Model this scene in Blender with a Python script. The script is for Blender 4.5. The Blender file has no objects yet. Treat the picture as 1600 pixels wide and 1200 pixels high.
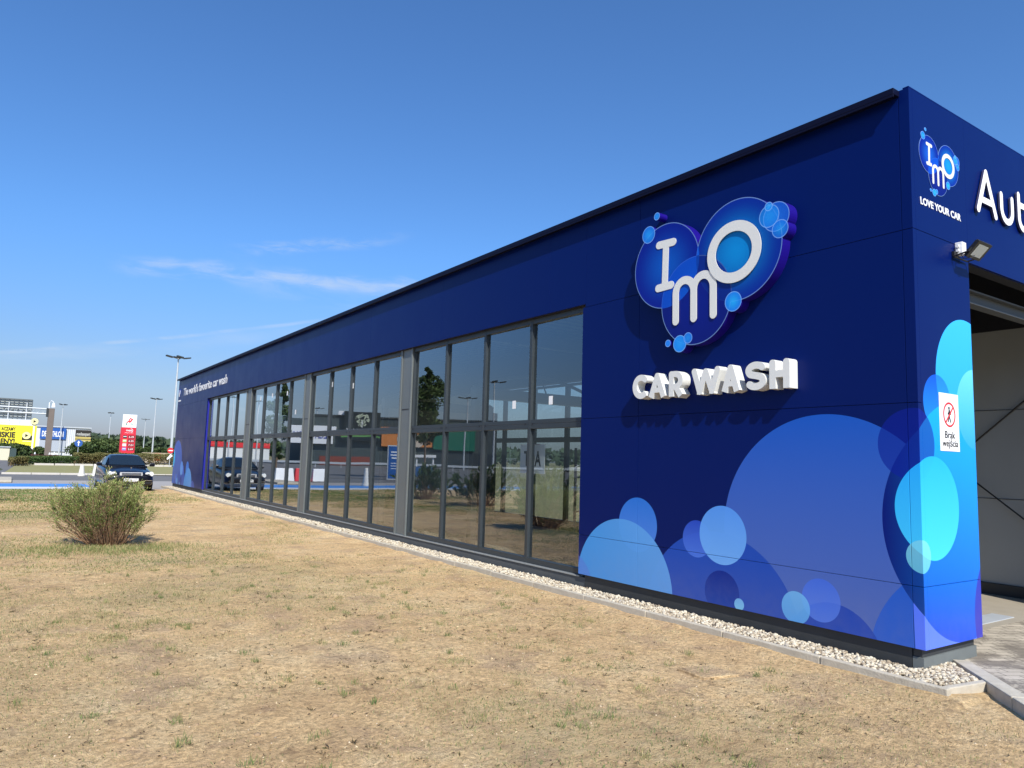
import bpy, math, random
import numpy as np
from mathutils import Vector, Matrix, geometry
random.seed(7); RNG = np.random.default_rng(11)
R = math.radians
S = bpy.context.scene
COL = S.collection

# ------------------------------------------------------------------ camera
YAW, PITCH, ROLL, FPX = 0.5998, 0.1068, 0.0291, 1132.4
CAM = Vector((-6.036, -2.974, 1.6))
fw = Vector((math.sin(YAW)*math.cos(PITCH), math.cos(YAW)*math.cos(PITCH), math.sin(PITCH)))
rt = Vector((math.cos(YAW), -math.sin(YAW), 0)); up = rt.cross(fw)
c_, s_ = math.cos(ROLL), math.sin(ROLL)
rt2 = rt*c_ + up*s_; up2 = up*c_ - rt*s_
cam = bpy.data.cameras.new('camera'); co = bpy.data.objects.new('camera', cam); COL.objects.link(co)
m = Matrix((rt2, up2, -fw)).transposed().to_4x4(); m.translation = CAM
co.matrix_world = m
cam.sensor_width = 36; cam.lens = FPX/1600*36; cam.clip_start = .05; cam.clip_end = 6000
S.camera = co

# ------------------------------------------------------------------ light
SUNV = Vector((-.135, -.345, .334)).normalized()      # towards the sun
SUN_EL = math.asin(SUNV.z); SUN_ROT = math.atan2(SUNV.x, SUNV.y)
sun = bpy.data.lights.new('sun', 'SUN'); so = bpy.data.objects.new('sun', sun); COL.objects.link(so)
sun.energy = 5.0; sun.angle = R(.53); sun.color = (1, .95, .87)
so.rotation_euler = SUNV.to_track_quat('Z', 'Y').to_euler(); so.location = (-20, -40, 40)

world = bpy.data.worlds.new('World'); S.world = world; world.use_nodes = True
class NT:
    """tiny node-graph helper"""
    def __init__(s, nt): s.nt = nt
    def n(s, t, **k):
        o = s.nt.nodes.new(t)
        for a, v in k.items(): setattr(o, a, v)
        return o
    def l(s, a, b): s.nt.links.new(a, b)
    def put(s, sock, v):
        if hasattr(v, 'links') or hasattr(v, 'is_output'): s.l(v, sock)
        else: sock.default_value = v
    def math(s, op, a, b=0.0, c=None, clamp=False):
        o = s.n('ShaderNodeMath', operation=op, use_clamp=clamp); s.put(o.inputs[0], a); s.put(o.inputs[1], b)
        if c is not None: s.put(o.inputs[2], c)
        return o.outputs[0]
    def mix(s, f, a, b, blend='MIX'):
        o = s.n('ShaderNodeMix', data_type='RGBA', blend_type=blend)
        s.put(o.inputs[0], f); s.put(o.inputs[6], a if not isinstance(a, tuple) else (*a[:3], 1)); s.put(o.inputs[7], b if not isinstance(b, tuple) else (*b[:3], 1))
        return o.outputs[2]
    def noise(s, vec, scale, detail=4, rough=.55, dist=0.0):
        o = s.n('ShaderNodeTexNoise'); o.inputs['Scale'].default_value = scale; o.inputs['Detail'].default_value = detail
        o.inputs['Roughness'].default_value = rough; o.inputs['Distortion'].default_value = dist
        if vec is not None: s.l(vec, o.inputs['Vector'])
        return o.outputs['Fac']
    def ramp(s, f, stops):
        o = s.n('ShaderNodeValToRGB'); e = o.color_ramp.elements
        while len(e) < len(stops): e.new(.5)
        for i, (p, c) in enumerate(stops): e[i].position = p; e[i].color = (*c, 1) if len(c) == 3 else c
        s.put(o.inputs[0], f); return o.outputs[0]
    def sm(s, v, a, b):
        o = s.n('ShaderNodeMapRange', interpolation_type='SMOOTHSTEP'); s.put(o.inputs[0], v)
        o.inputs[1].default_value = a; o.inputs[2].default_value = b; return o.outputs[0]
wn = NT(world.node_tree); bg = world.node_tree.nodes['Background']
sky = wn.n('ShaderNodeTexSky', sky_type='NISHITA'); sky.sun_disc = False
sky.sun_elevation = SUN_EL; sky.sun_rotation = SUN_ROT; sky.altitude = 100; sky.air_density = 1.0; sky.dust_density = .6; sky.ozone_density = 2.2
tc = wn.n('ShaderNodeTexCoord'); gen = tc.outputs['Generated']
sp = wn.n('ShaderNodeSeparateXYZ'); wn.l(gen, sp.inputs[0])
az = wn.math('ARCTAN2', sp.outputs[0], sp.outputs[1]); el = wn.math('ARCSINE', sp.outputs[2])
def cirrus(a0, a1, e0, slope, thick, scl, amt, seed):
    """a streak of high cloud between two azimuths, around an elevation"""
    da = wn.math('SUBTRACT', az, a0)
    wob = wn.n('ShaderNodeCombineXYZ'); wn.l(wn.math('MULTIPLY', az, 9.0), wob.inputs[0]); wob.inputs[1].default_value = seed
    w = wn.math('MULTIPLY', wn.math('SUBTRACT', wn.noise(wob.outputs[0], 1.3, 2), .5), thick*1.6)
    ec = wn.math('ADD', wn.math('MULTIPLY_ADD', da, slope, e0), w)
    d = wn.math('ABSOLUTE', wn.math('SUBTRACT', el, ec))
    band = wn.math('SUBTRACT', 1.0, wn.sm(d, thick*.1, thick))
    ends = wn.math('MULTIPLY', wn.sm(az, a0, a0+.07), wn.math('SUBTRACT', 1.0, wn.sm(az, a1-.12, a1)))
    v = wn.n('ShaderNodeCombineXYZ'); wn.l(wn.math('MULTIPLY', az, scl), v.inputs[0]); wn.l(wn.math('MULTIPLY', el, scl*4.5), v.inputs[1]); v.inputs[2].default_value = seed
    nz = wn.sm(wn.noise(v.outputs[0], 1.0, 6, .62, .6), .36, .68)
    return wn.math('MULTIPLY', wn.math('MULTIPLY', band, ends), wn.math('MULTIPLY', nz, amt))
c1 = cirrus(.07, .66, .226, .026, .016, 15, .42, 1.0)
c2 = cirrus(.20, .47, .258, .16, .012, 17, .30, 4.0)
c3 = cirrus(-.3, .50, .046, .212, .0036, 5, .50, 8.0)
c4 = cirrus(-.3, .45, .035, .212, .014, 5, .16, 12.0)
c5 = cirrus(.20, .62, .226, -.05, .03, 9, .16, 15.0)
cl = wn.math('ADD', wn.math('ADD', wn.math('ADD', c1, c2), wn.math('ADD', c3, c4)), c5, clamp=True)
hz = wn.math('SUBTRACT', 1.0, wn.sm(el, -.02, .30))
skyc = wn.mix(1.0, sky.outputs[0], wn.mix(hz, (.98, 1.58, 2.24), (.97, .90, 1.04)), 'MULTIPLY')
skyc = wn.mix(wn.math('SUBTRACT', 1.0, wn.sm(el, .01, .085)), skyc, wn.mix(1.0, skyc, (.76, .87, 1.08), 'MULTIPLY'))
skyc = wn.mix(cl, skyc, (8.4, 9.4, 10.6))
wn.l(skyc, bg.inputs[0]); bg.inputs[1].default_value = .067
S.view_settings.view_transform = 'Standard'; S.view_settings.look = 'None'; S.view_settings.exposure = 0.27; S.view_settings.gamma = 1
S.render.engine = 'CYCLES'; S.cycles.max_bounces = 8; S.cycles.transparent_max_bounces = 16; S.cycles.glossy_bounces = 4
S.cycles.use_denoising = True

# ------------------------------------------------------------------ materials
def mat(name, col=None, rough=.6, metal=0.0, spec=.5, bump=0, bscale=40, var=0.0, vscale=3.0, coat=0.0, emit=None):
    m = bpy.data.materials.new(name); m.use_nodes = True; g = NT(m.node_tree)
    b = m.node_tree.nodes['Principled BSDF']; b.inputs['Roughness'].default_value = rough; b.inputs['Metallic'].default_value = metal
    b.inputs['Specular IOR Level'].default_value = spec; b.inputs['Coat Weight'].default_value = coat
    if col is not None: b.inputs['Base Color'].default_value = (*col, 1)
    if emit: b.inputs['Emission Color'].default_value = (*emit[0], 1); b.inputs['Emission Strength'].default_value = emit[1]
    tcn = g.n('ShaderNodeTexCoord')
    if var and col is not None:
        f = g.noise(tcn.outputs['Object'], vscale, 5)
        g.l(g.mix(f, tuple(max(0, c*(1-var)) for c in col), tuple(min(1, c*(1+var)) for c in col)), b.inputs['Base Color'])
        g.l(g.math('MULTIPLY_ADD', f, .25, rough-.12), b.inputs['Roughness'])
    if bump:
        bn = g.n('ShaderNodeBump'); bn.inputs['Strength'].default_value = bump; bn.inputs['Distance'].default_value = .01
        g.l(g.noise(tcn.outputs['Object'], bscale, 6), bn.inputs['Height']); g.l(bn.outputs[0], b.inputs['Normal'])
    m['g'] = 1
    return m
def parts_of(m): return NT(m.node_tree), m.node_tree.nodes['Principled BSDF']

def print_mat(name, base, circles, rings=0.0, rough=.34, spec=.11, plane='wrap', dirt=True):
    """digital print of overlapping bubbles. circle: (u, v, r, low colour, high colour, alpha, direction)"""
    m = mat(name, base, rough, spec=spec); g, b = parts_of(m)
    t = g.n('ShaderNodeTexCoord'); s = g.n('ShaderNodeSeparateXYZ'); g.l(t.outputs['Object'], s.inputs[0])
    u = {'wrap': lambda: g.math('SUBTRACT', s.outputs[0], s.outputs[1]), 'side': lambda: g.math('MULTIPLY', s.outputs[1], -1.0), 'front': lambda: s.outputs[0]}[plane](); v = s.outputs[2]
    col = base
    for (cu, cv, r, ca, cb, al, mode, *ex) in circles:
        du = g.math('SUBTRACT', u, cu); dv = g.math('SUBTRACT', v, cv)
        d = g.math('SQRT', g.math('MULTIPLY_ADD', du, du, g.math('MULTIPLY', dv, dv)))
        mask = g.math('LESS_THAN', d, r)
        if ex:
            qu = g.math('SUBTRACT', u, ex[0][0]); qv = g.math('SUBTRACT', v, ex[0][1])
            mask = g.math('MULTIPLY', mask, g.math('LESS_THAN', g.math('SQRT', g.math('MULTIPLY_ADD', qu, qu, g.math('MULTIPLY', qv, qv))), ex[0][2]))
        if mode == 'v': tt = g.math('MULTIPLY_ADD', dv, .5/r, .5, clamp=True)
        elif mode == 'u': tt = g.math('MULTIPLY_ADD', du, .5/r, .5, clamp=True)
        else: tt = g.sm(d, 0.0, r)
        c = g.mix(tt, ca, cb)
        col = g.mix(g.math('MULTIPLY', mask, al), col, c)
        if rings and not ex:
            ring = g.math('LESS_THAN', g.math('ABSOLUTE', g.math('SUBTRACT', d, r-rings)), rings)
            col = g.mix(g.math('MULTIPLY', ring, .38), col, (.35, .6, .95))
    if dirt:
        f = g.noise(t.outputs['Object'], 1.6, 5)
        g.l(g.math('MULTIPLY_ADD', f, .16, rough-.08), b.inputs['Roughness'])
        dm = g.math('MULTIPLY', g.math('SUBTRACT', 1.0, g.sm(v, .2, .75)), g.math('MULTIPLY', g.noise(t.outputs['Object'], 9, 5), .16))
        col = g.mix(dm, col, (.30, .27, .24))
        bn = g.n('ShaderNodeBump'); bn.inputs['Strength'].default_value = .12; bn.inputs['Distance'].default_value = .02
        g.l(g.noise(t.outputs['Object'], 1.1, 2), bn.inputs['Height']); g.l(bn.outputs[0], b.inputs['Normal'])
    if isinstance(col, tuple): b.inputs['Base Color'].default_value = (*col, 1)
    else: g.l(col, b.inputs['Base Color'])
    return m

NAVY = (.0010, .0092, .098)
WL = 32.58                                                # building length
near_c = [
 (-.837, .991, 1.118, (.120, .185, .50), (.014, .115, .60), 1, 'v'),
 (.478, .018, .938, (.03, .15, .70), (.022, .12, .62), 1, 'v'),
 (-2.065, -.04, .985, (.045, .105, .46), (.018, .085, .50), 1, 'v'),
 (-.782, -.003, .454, (.02, .10, .55), (.012, .07, .48), 1, 'v'),
 (-3.201, .918, .31, (.10, .27, .82), (.03, .20, .74), 1, 'v'),
 (-3.46, .156, .806, (.07, .36, .86), (.15, .42, .90), .94, 'u'),
 (-4.42, .02, .46, (.12, .20, .75), (.12, .20, .75), .45, 'u'),
 (-2.317, .848, .192, (.09, .22, .82), (.03, .09, .62), .9, 'v'),
 (-1.981, .918, .296, (.20, .50, 1.02), (.11, .37, 1.0), .93, 'v'),
 (-1.99, .346, .217, (.003, .06, .42), (.002, .025, .28), .96, 'v'),
 (-1.776, .266, .058, (.25, .65, .95), (.2, .5, .9), 1, 'v'),
 (-.895, .455, .188, (.12, .28, .98), (.06, .18, .88), .70, 'v'),
 (-1.148, .347, .146, (.14, .50, 1.0), (.20, .58, 1.0), .80, 'v'),
 (.841, 2.432, .533, (.025, .40, 1.2), (.05, .56, 1.22), 1, 'v'),
 (.314, 2.20, .231, (.02, .40, 1.15), (.01, .14, 1.0), .72, 'v'),
 (.478, .018, .938, (.15, .27, 1.2), (.10, .22, 1.1), 1, 'v', (39.91, 1.2, 40.0)),
 (.687, 1.221, 1.007, (.002, .012, .20), (.015, .36, 1.2), 1, 'u'),
 (.687, 1.221, 1.007, (.004, .055, .72), (.01, .54, 1.22), .78, 'v', (40.0, 1.2, 40.0)),
 (1.011, 2.176, .36, (.04, .42, 1.2), (.20, .80, 1.2), .8, 'v'),
 (-.049, 1.838, .294, (.003, .018, .36), (.004, .016, .30), .72, 'v'),
 (.208, 1.323, .421, (.07, .74, 1.2), (.02, .50, 1.2), .93, 'v'),
 (-.001, .941, .131, (.20, .74, .95), (.26, .80, .97), .72, 'v'),
 (1.562, .39, .716, (.05, .03, .46), (.03, .06, .50), .97, 'v'),
]
near_c = [(*c[:3], tuple(x*.80 for x in c[3]), tuple(x*.80 for x in c[4]), *c[5:]) for c in near_c if c[5] > 0]
def mirror_c(L):
    return [(-(WL-(-c[0])) if False else -(WL + c[0]), *c[1:]) for c in L if c[0]-c[2] < .25]
M_print_near = print_mat('bubble_print_near', NAVY, near_c)
# the large wrap graphic must follow the corner, so lightness of the big bubble is a print gradient along u
M_print_far = print_mat('bubble_print_far', NAVY, mirror_c(near_c[:13])+[(-32.7, 1.32, .42, (.03, .6, .94), (.03, .6, .94), 1, 'v')])
M_navy = print_mat('navy_cladding', NAVY, [])
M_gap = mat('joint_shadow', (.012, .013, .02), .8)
M_steelblue = mat('reveal_blue', (.02, .022, .30), .35)
M_anth = mat('anthracite_frame', (.030, .038, .044), .38, spec=.5, var=.12, vscale=2)
M_col = mat('grey_steel_column', (.125, .14, .14), .36, spec=.5, var=.12, vscale=2)
M_sill = mat('light_sill', (.35, .37, .37), .35, metal=.3)
M_coping = mat('dark_coping', (.0025, .0035, .02), .5, spec=.15)
M_plinth = mat('plinth_dark', (.035, .038, .04), .55, var=.2, vscale=5)
M_plinth2 = mat('plinth_grey', (.14, .155, .15), .6, var=.15, vscale=8)
M_white = mat('white_acrylic', (.70, .71, .68), .4, spec=.4)
M_white2 = mat('white_paint', (.78, .79, .80), .5, var=.05)
M_black = mat('black_plastic', (.012, .012, .014), .4)
M_conc = mat('concrete', (.48, .43, .34), .9, spec=.2, bump=.6, bscale=70, var=.28, vscale=11)
M_concl = mat('pale_concrete', (.55, .51, .45), .85, bump=.4, bscale=30, var=.15, vscale=4)
M_red = mat('red_paint', (.62, .02, .03), .45)
M_blue = mat('blue_paint', (.03, .16, .50), .5, var=.1)
M_yellow = mat('yellow_sheet', (.85, .74, .03), .5)
M_dark = mat('dark_sheet', (.03, .035, .036), .5, var=.2)
M_galv = mat('galvanised_steel', (.52, .55, .57), .45, metal=.25, var=.1)
M_inwall = mat('interior_panel', (.36, .37, .36), .5, var=.05)
M_ceil = mat('ceiling_deck', (.07, .08, .09), .5, var=.1)

def glass_mat(name, ior, tint, tilt):
    m = bpy.data.materials.new(name); m.use_nodes = True; nt = m.node_tree; nt.nodes.clear(); g = NT(nt)
    out = g.n('ShaderNodeOutputMaterial'); mx = g.n('ShaderNodeMixShader'); tr = g.n('ShaderNodeBsdfTransparent'); gl = g.n('ShaderNodeBsdfGlossy')
    fr = g.n('ShaderNodeLayerWeight'); fr.inputs['Blend'].default_value = .5
    tr.inputs[0].default_value = (*tint, 1); gl.inputs['Roughness'].default_value = .004; gl.inputs['Color'].default_value = (.93, .97, 1, 1)
    t = g.n('ShaderNodeTexCoord'); bn = g.n('ShaderNodeBump'); bn.inputs['Strength'].default_value = tilt; bn.inputs['Distance'].default_value = .02
    g.l(g.noise(t.outputs['Object'], .9, 1), bn.inputs['Height']); g.l(bn.outputs[0], gl.inputs['Normal'])
    g.l(g.math('MULTIPLY_ADD', g.math('POWER', fr.outputs['Facing'], 2.4), 1-ior, ior), mx.inputs[0]); g.l(tr.outputs[0], mx.inputs[1]); g.l(gl.outputs[0], mx.inputs[2]); g.l(mx.outputs[0], out.inputs[0])
    return m
M_glass = glass_mat('coated_glass', .15, (.66, .72, .73), .03)
M_glass2 = glass_mat('rear_glass', .06, (.62, .68, .66), .0)
M_carglass = mat('car_glass', (.012, .02, .028), .04, spec=.9)

# ------------------------------------------------------------------ helpers
def setp(o, label=None, cat=None, group=None, kind=None):
    for k, v in (('label', label), ('category', cat), ('group', group), ('kind', kind)):
        if v: o[k] = v
    return o
def empty(name, loc=(0, 0, 0), rz=0.0, **k):
    o = bpy.data.objects.new(name, None); o.empty_display_size = .3; o.location = loc; o.rotation_euler = (0, 0, rz); COL.objects.link(o)
    return setp(o, **k)
class MB:
    def __init__(s): s.v = []; s.f = []
    def add(s, V, F):
        n = len(s.v); s.v += [tuple(p) for p in V]; s.f += [tuple(i+n for i in f) for f in F]; return s
    def box(s, x0, x1, y0, y1, z0, z1):
        V = [(x, y, z) for x in (x0, x1) for y in (y0, y1) for z in (z0, z1)]
        return s.add(V, [(0, 1, 3, 2), (4, 6, 7, 5), (0, 4, 5, 1), (2, 3, 7, 6), (0, 2, 6, 4), (1, 5, 7, 3)])
    def obox(s, c, ax, ay, az_, hx, hy, hz_):
        c = Vector(c); ax, ay, az_ = Vector(ax).normalized(), Vector(ay).normalized(), Vector(az_).normalized()
        V = [c+ax*(i*hx)+ay*(j*hy)+az_*(k*hz_) for i in (-1, 1) for j in (-1, 1) for k in (-1, 1)]
        return s.add(V, [(0, 1, 3, 2), (4, 6, 7, 5), (0, 4, 5, 1), (2, 3, 7, 6), (0, 2, 6, 4), (1, 5, 7, 3)])
    def quad(s, *p): return s.add(p, [tuple(range(len(p)))])
    def tube(s, pts, rad, n=8, cap=True):
        pts = [Vector(p) for p in pts]; rad = rad if isinstance(rad, (list, tuple)) else [rad]*len(pts)
        V = []; F = []
        for i, p in enumerate(pts):
            d = (pts[min(i+1, len(pts)-1)]-pts[max(i-1, 0)]).normalized()
            a = d.cross(Vector((0, 0, 1))) if abs(d.z) < .95 else d.cross(Vector((1, 0, 0)))
            a.normalize(); b = d.cross(a)
            for k in range(n):
                t = 2*math.pi*k/n; V.append(p+(a*math.cos(t)+b*math.sin(t))*rad[i])
        for i in range(len(pts)-1):
            for k in range(n): F.append((i*n+k, i*n+(k+1) % n, (i+1)*n+(k+1) % n, (i+1)*n+k))
        if cap: F.append(tuple(range(n))[::-1]); F.append(tuple((len(pts)-1)*n+k for k in range(n)))
        return s.add(V, F)
    def disc(s, c, nrm, r, th=.01, n=32):
        c = Vector(c); nrm = Vector(nrm).normalized(); return s.tube([c, c+nrm*th], r, n)
    def build(s, name, material, parent=None, smooth=False, bevel=0.0, loc=None):
        me = bpy.data.meshes.new(name); me.from_pydata(s.v, [], s.f); me.update()
        if material: me.materials.append(material)
        o = bpy.data.objects.new(name, me); COL.objects.link(o)
        if parent: o.parent = parent
        if loc: o.location = loc
        if smooth: me.polygons.foreach_set('use_smooth', [True]*len(me.polygons))
        if bevel:
            b = o.modifiers.new('b', 'BEVEL'); b.width = bevel; b.segments = 2; b.limit_method = 'ANGLE'
        import bmesh
        bm = bmesh.new(); bm.from_mesh(me); bmesh.ops.recalc_face_normals(bm, faces=bm.faces); bm.to_mesh(me); bm.free()
        return o
def npmesh(name, V, F, material, parent=None, smooth=False, mats=None, midx=None):
    me = bpy.data.meshes.new(name); V = np.asarray(V, np.float32); F = np.asarray(F, np.int32); k = F.shape[1]
    me.vertices.add(len(V)); me.vertices.foreach_set('co', V.ravel()); me.loops.add(F.size); me.loops.foreach_set('vertex_index', F.ravel())
    me.polygons.add(len(F)); me.polygons.foreach_set('loop_start', np.arange(0, F.size, k, dtype=np.int32)); me.polygons.foreach_set('loop_total', np.full(len(F), k, np.int32))
    for mm in (mats or [material]): me.materials.append(mm)
    if midx is not None: me.polygons.foreach_set('material_index', np.asarray(midx, np.int32))
    if smooth: me.polygons.foreach_set('use_smooth', np.ones(len(F), bool))
    me.update(calc_edges=True); me.validate()
    o = bpy.data.objects.new(name, me); COL.objects.link(o)
    if parent: o.parent = parent
    return o
def copy_tree(o, parent=None):
    c = o.copy(); COL.objects.link(c); c.parent = parent
    for ch in [x for x in bpy.data.objects if x.parent == o]: copy_tree(ch, c)
    return c
# ---- union of flat outlines -> extruded mesh
def union2d(polys):
    V = []; Fc = []
    for p in polys:
        n = len(V); V += [Vector(q) for q in p]; Fc.append(list(range(n, n+len(p))))
    vo, eo, fo, ov, oe, of = geometry.delaunay_2d_cdt(V, [], Fc, 1, 1e-5)
    F = [f for f, g in zip(fo, of) if g]
    return vo, F
def extrude2d(polys, mapf, d0, d1, name, material, parent=None, side=None):
    """mapf(u, v, depth) -> point; d0 back, d1 front"""
    v, F = union2d(polys); used = sorted({i for f in F for i in f}); ix = {k: i for i, k in enumerate(used)}
    n = len(used); V = [mapf(v[k][0], v[k][1], d1) for k in used]+[mapf(v[k][0], v[k][1], d0) for k in used]
    cnt = {}
    for f in F:
        for a, b in zip(f, list(f[1:])+[f[0]]): cnt[(a, b)] = cnt.get((a, b), 0)+1
    FF = [tuple(ix[i] for i in f) for f in F]; mi = [0]*len(FF)
    for (a, b) in list(cnt):
        if (b, a) not in cnt: FF.append((ix[b], ix[a], ix[a]+n, ix[b]+n)); mi.append(1)
    me = bpy.data.meshes.new(name); me.from_pydata(V, [], FF); me.materials.append(material); me.materials.append(side or material)
    me.polygons.foreach_set('material_index', mi); me.update()
    o = bpy.data.objects.new(name, me); COL.objects.link(o)
    if parent: o.parent = parent
    return o
def circ(u, v, r, n=72): return [(u+r*math.cos(2*math.pi*k/n), v+r*math.sin(2*math.pi*k/n)) for k in range(n)]
def arc(cu, cv, ru, rv, a0, a1, n=22):
    return [(cu+ru*math.cos(R(a0+(a1-a0)*i/n)), cv+rv*math.sin(R(a0+(a1-a0)*i/n))) for i in range(n+1)]
def stroke(pts, w, c0=True, c1=True):
    """a pen stroke of width w as overlapping outlines (round joins, optional round ends)"""
    out = []; h = w/2
    for i, (a, b) in enumerate(zip(pts[:-1], pts[1:])):
        dx, dy = b[0]-a[0], b[1]-a[1]; L = math.hypot(dx, dy)
        if L < 1e-6: continue
        nx, ny = -dy/L*h, dx/L*h
        out.append([(a[0]-nx, a[1]-ny), (b[0]-nx, b[1]-ny), (b[0]+nx, b[1]+ny), (a[0]+nx, a[1]+ny)])
    for i, p in enumerate(pts):
        if (i == 0 and not c0) or (i == len(pts)-1 and not c1): continue
        out.append(circ(p[0], p[1], h*.9995, 20))
    return out
def text_mesh(name, body, material, parent, origin, right, upv, height, width=None, depth=.004, bold=0.0, align='LEFT', outn=None):
    cu = bpy.data.curves.new(name, 'FONT'); cu.body = body; cu.size = 1; cu.extrude = depth/2/height*1.0; cu.offset = bold; cu.align_x = 'LEFT'
    cu.resolution_u = 4
    o = bpy.data.objects.new(name, cu); COL.objects.link(o)
    bpy.context.view_layer.update()
    me = bpy.data.meshes.new_from_object(o.evaluated_get(bpy.context.evaluated_depsgraph_get())); bpy.data.objects.remove(o); bpy.data.curves.remove(cu)
    n = len(me.vertices); a = np.empty(n*3, np.float32); me.vertices.foreach_get('co', a); a = a.reshape(-1, 3)
    x0, x1 = a[:, 0].min(), a[:, 0].max(); capH = .72
    sy = height/capH; sx = (width/(x1-x0)) if width else sy
    r = Vector(right).normalized(); u = Vector(upv).normalized(); w = r.cross(u)
    a2 = np.empty_like(a)
    xs = (a[:, 0]-x0)*sx; ys = a[:, 1]*sy; zz = np.sign(a[:, 2])*depth/2 + depth/2 + .001
    if align == 'CENTER': xs = xs-(x1-x0)*sx/2
    P = np.array(origin)[None]+xs[:, None]*np.array(r)+ys[:, None]*np.array(u)+zz[:, None]*np.array(w)
    me.vertices.foreach_set('co', P.astype(np.float32).ravel()); me.materials.clear(); me.materials.append(material); me.update()
    o = bpy.data.objects.new(name, me); COL.objects.link(o)
    if parent: o.parent = parent
    return o

# ================================================================== GROUND
def vnoise(x, y, scale, seed):
    """value noise"""
    r = np.random.default_rng(seed); T = r.random((256, 256)); x = x*scale; y = y*scale
    xi = np.floor(x).astype(int); yi = np.floor(y).astype(int); fx = x-xi; fy = y-yi; fx = fx*fx*(3-2*fx); fy = fy*fy*(3-2*fy)
    g = lambda a, b: T[a % 256, b % 256]
    return (g(xi, yi)*(1-fx)+g(xi+1, yi)*fx)*(1-fy)+(g(xi, yi+1)*(1-fx)+g(xi+1, yi+1)*fx)*fy
def fbm(x, y, s, seed, o=4):
    t = 0; a = 1; n = 0
    for i in range(o): t = t+a*vnoise(x, y, s*2**i, seed+i); n += a; a *= .5
    return t/n
def hgt(x, y):
    """lawn height"""
    e = np.clip((-.40-x)/.5, 0, 1)
    near = np.clip(1-(np.hypot(x+4, y-2)-7)/10, .15, 1)
    h = .034*np.clip((x+.62)/.2, 0, 1)*(1-.75*vnoise(x, y, 3.1, 5)*np.clip((x+.62)/.2, 0, 1))*(y > -.45) + (fbm(x, y, .35, 3, 3)-.5)*.07*e + (fbm(x, y, 2.2, 9, 4)-.5)*.035*e*near + (fbm(x, y, 12, 21, 3)-.5)*.016*near*(.3+.7*e)
    return h
def green(x, y):
    g = fbm(x, y, .33, 40, 4)+.25*(fbm(x, y, 2.5, 60, 2)-.5)
    g = g + .16*np.exp(-((x+5.6)**2/1.6+(y-5.2)**2/5)) + .20*np.exp(-((x+5.6)**2/3+(y-21)**2/45)) + .12*np.exp(-((x+4.5)**2/2.0+(y-10.5)**2/2)) - .10*np.clip((x+3.5)/3, 0, 1)
    return g

def dirt_mat():
    m = mat('dry_dirt', (.4, .3, .2), .92, spec=.15); g, b = parts_of(m)
    t = g.n('ShaderNodeTexCoord'); P = t.outputs['Object']
    at = g.n('ShaderNodeAttribute', attribute_name='green')
    n1 = g.noise(P, .6, 6, .6); n2 = g.noise(P, 3.2, 8, .68); n3 = g.noise(P, 26, 8, .7); n4 = g.noise(P, 110, 5, .65)
    base = g.ramp(g.math('MULTIPLY_ADD', n1, .5, g.math('MULTIPLY', n2, .5)), [(.36, (.62, .41, .21)), (.5, (.86, .60, .31)), (.64, (.94, .71, .40))])
    col = g.mix(g.sm(n3, .36, .62), g.mix(.50, base, (.20, .125, .065)), base)
    pt = g.sm(g.noise(P, 1.7, 5, .6, .4), .50, .66); col = g.mix(g.math('MULTIPLY', pt, .55), col, (.43, .29, .19)); p2_ = g.sm(g.noise(P, 5.5, 5, .7, .6), .56, .66); col = g.mix(g.math('MULTIPLY', p2_, .5), col, (.22, .145, .085))
    spk = g.n('ShaderNodeTexVoronoi'); spk.inputs['Scale'].default_value = 85; g.l(P, spk.inputs['Vector'])
    pale = g.math('MULTIPLY', g.math('LESS_THAN', spk.outputs['Distance'], .17), g.sm(n2, .42, .7))
    col = g.mix(g.math('MULTIPLY', pale, .6), col, (.70, .60, .45))
    dk = g.math('MULTIPLY', g.sm(n4, .52, .64), g.sm(n2, .38, .6)); col = g.mix(g.math('MULTIPLY', dk, .62), col, (.12, .085, .05))
    straw = g.math('MULTIPLY', at.outputs['Fac'], g.sm(n3, .35, .62))
    col = g.mix(g.math('MULTIPLY', straw, .6), col, g.mix(n2, (.36, .29, .14), (.58, .45, .25)))
    g.l(col, b.inputs['Base Color'])
    bn = g.n('ShaderNodeBump'); bn.inputs['Strength'].default_value = 1.0; bn.inputs['Distance'].default_value = .03
    g.l(g.math('ADD', g.math('MULTIPLY', n3, 1.2), g.math('MULTIPLY', n4, .5)), bn.inputs['Height']); g.l(bn.outputs[0], b.inputs['Normal'])
    return m
M_dirt = dirt_mat()
def grid(name, xs, ys, material, z0=0.0, h=True, kind='structure'):
    X, Y = np.meshgrid(xs, ys, indexing='ij'); Z = (hgt(X, Y) if h else 0*X)+z0
    V = np.stack([X, Y, Z], -1).reshape(-1, 3); nx, ny = len(xs), len(ys)
    i = (np.arange(nx-1)[:, None]*ny+np.arange(ny-1)[None]).ravel()
    F = np.stack([i, i+ny, i+ny+1, i+1], -1); o = npmesh(name, V, F, material, smooth=True)
    a = o.data.attributes.new('green', 'FLOAT', 'POINT'); a.data.foreach_set('value', np.clip((green(X, Y)-.57)*4.5, 0, 1).ravel().astype(np.float32))
    o['kind'] = kind; return o
ys = np.concatenate([np.arange(-6, 9, .03), np.arange(9, 18, .08), np.arange(18, 31.05, .25), [31.1]])
xs = np.concatenate([np.arange(-20, -9, .4), np.arange(-9, -7, .1), np.arange(-7, -.40, .03), [-.395]])
grid('lawn', xs, ys, M_dirt, 0.0)
# ground east of the corner and in front of the building
xs = np.concatenate([np.arange(-.395, 2.0, .03), [2.2]]); ys = np.concatenate([[-6], np.arange(-3.5, -.30, .03)])
grid('lawn', xs, ys, M_dirt, -.004)

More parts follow.
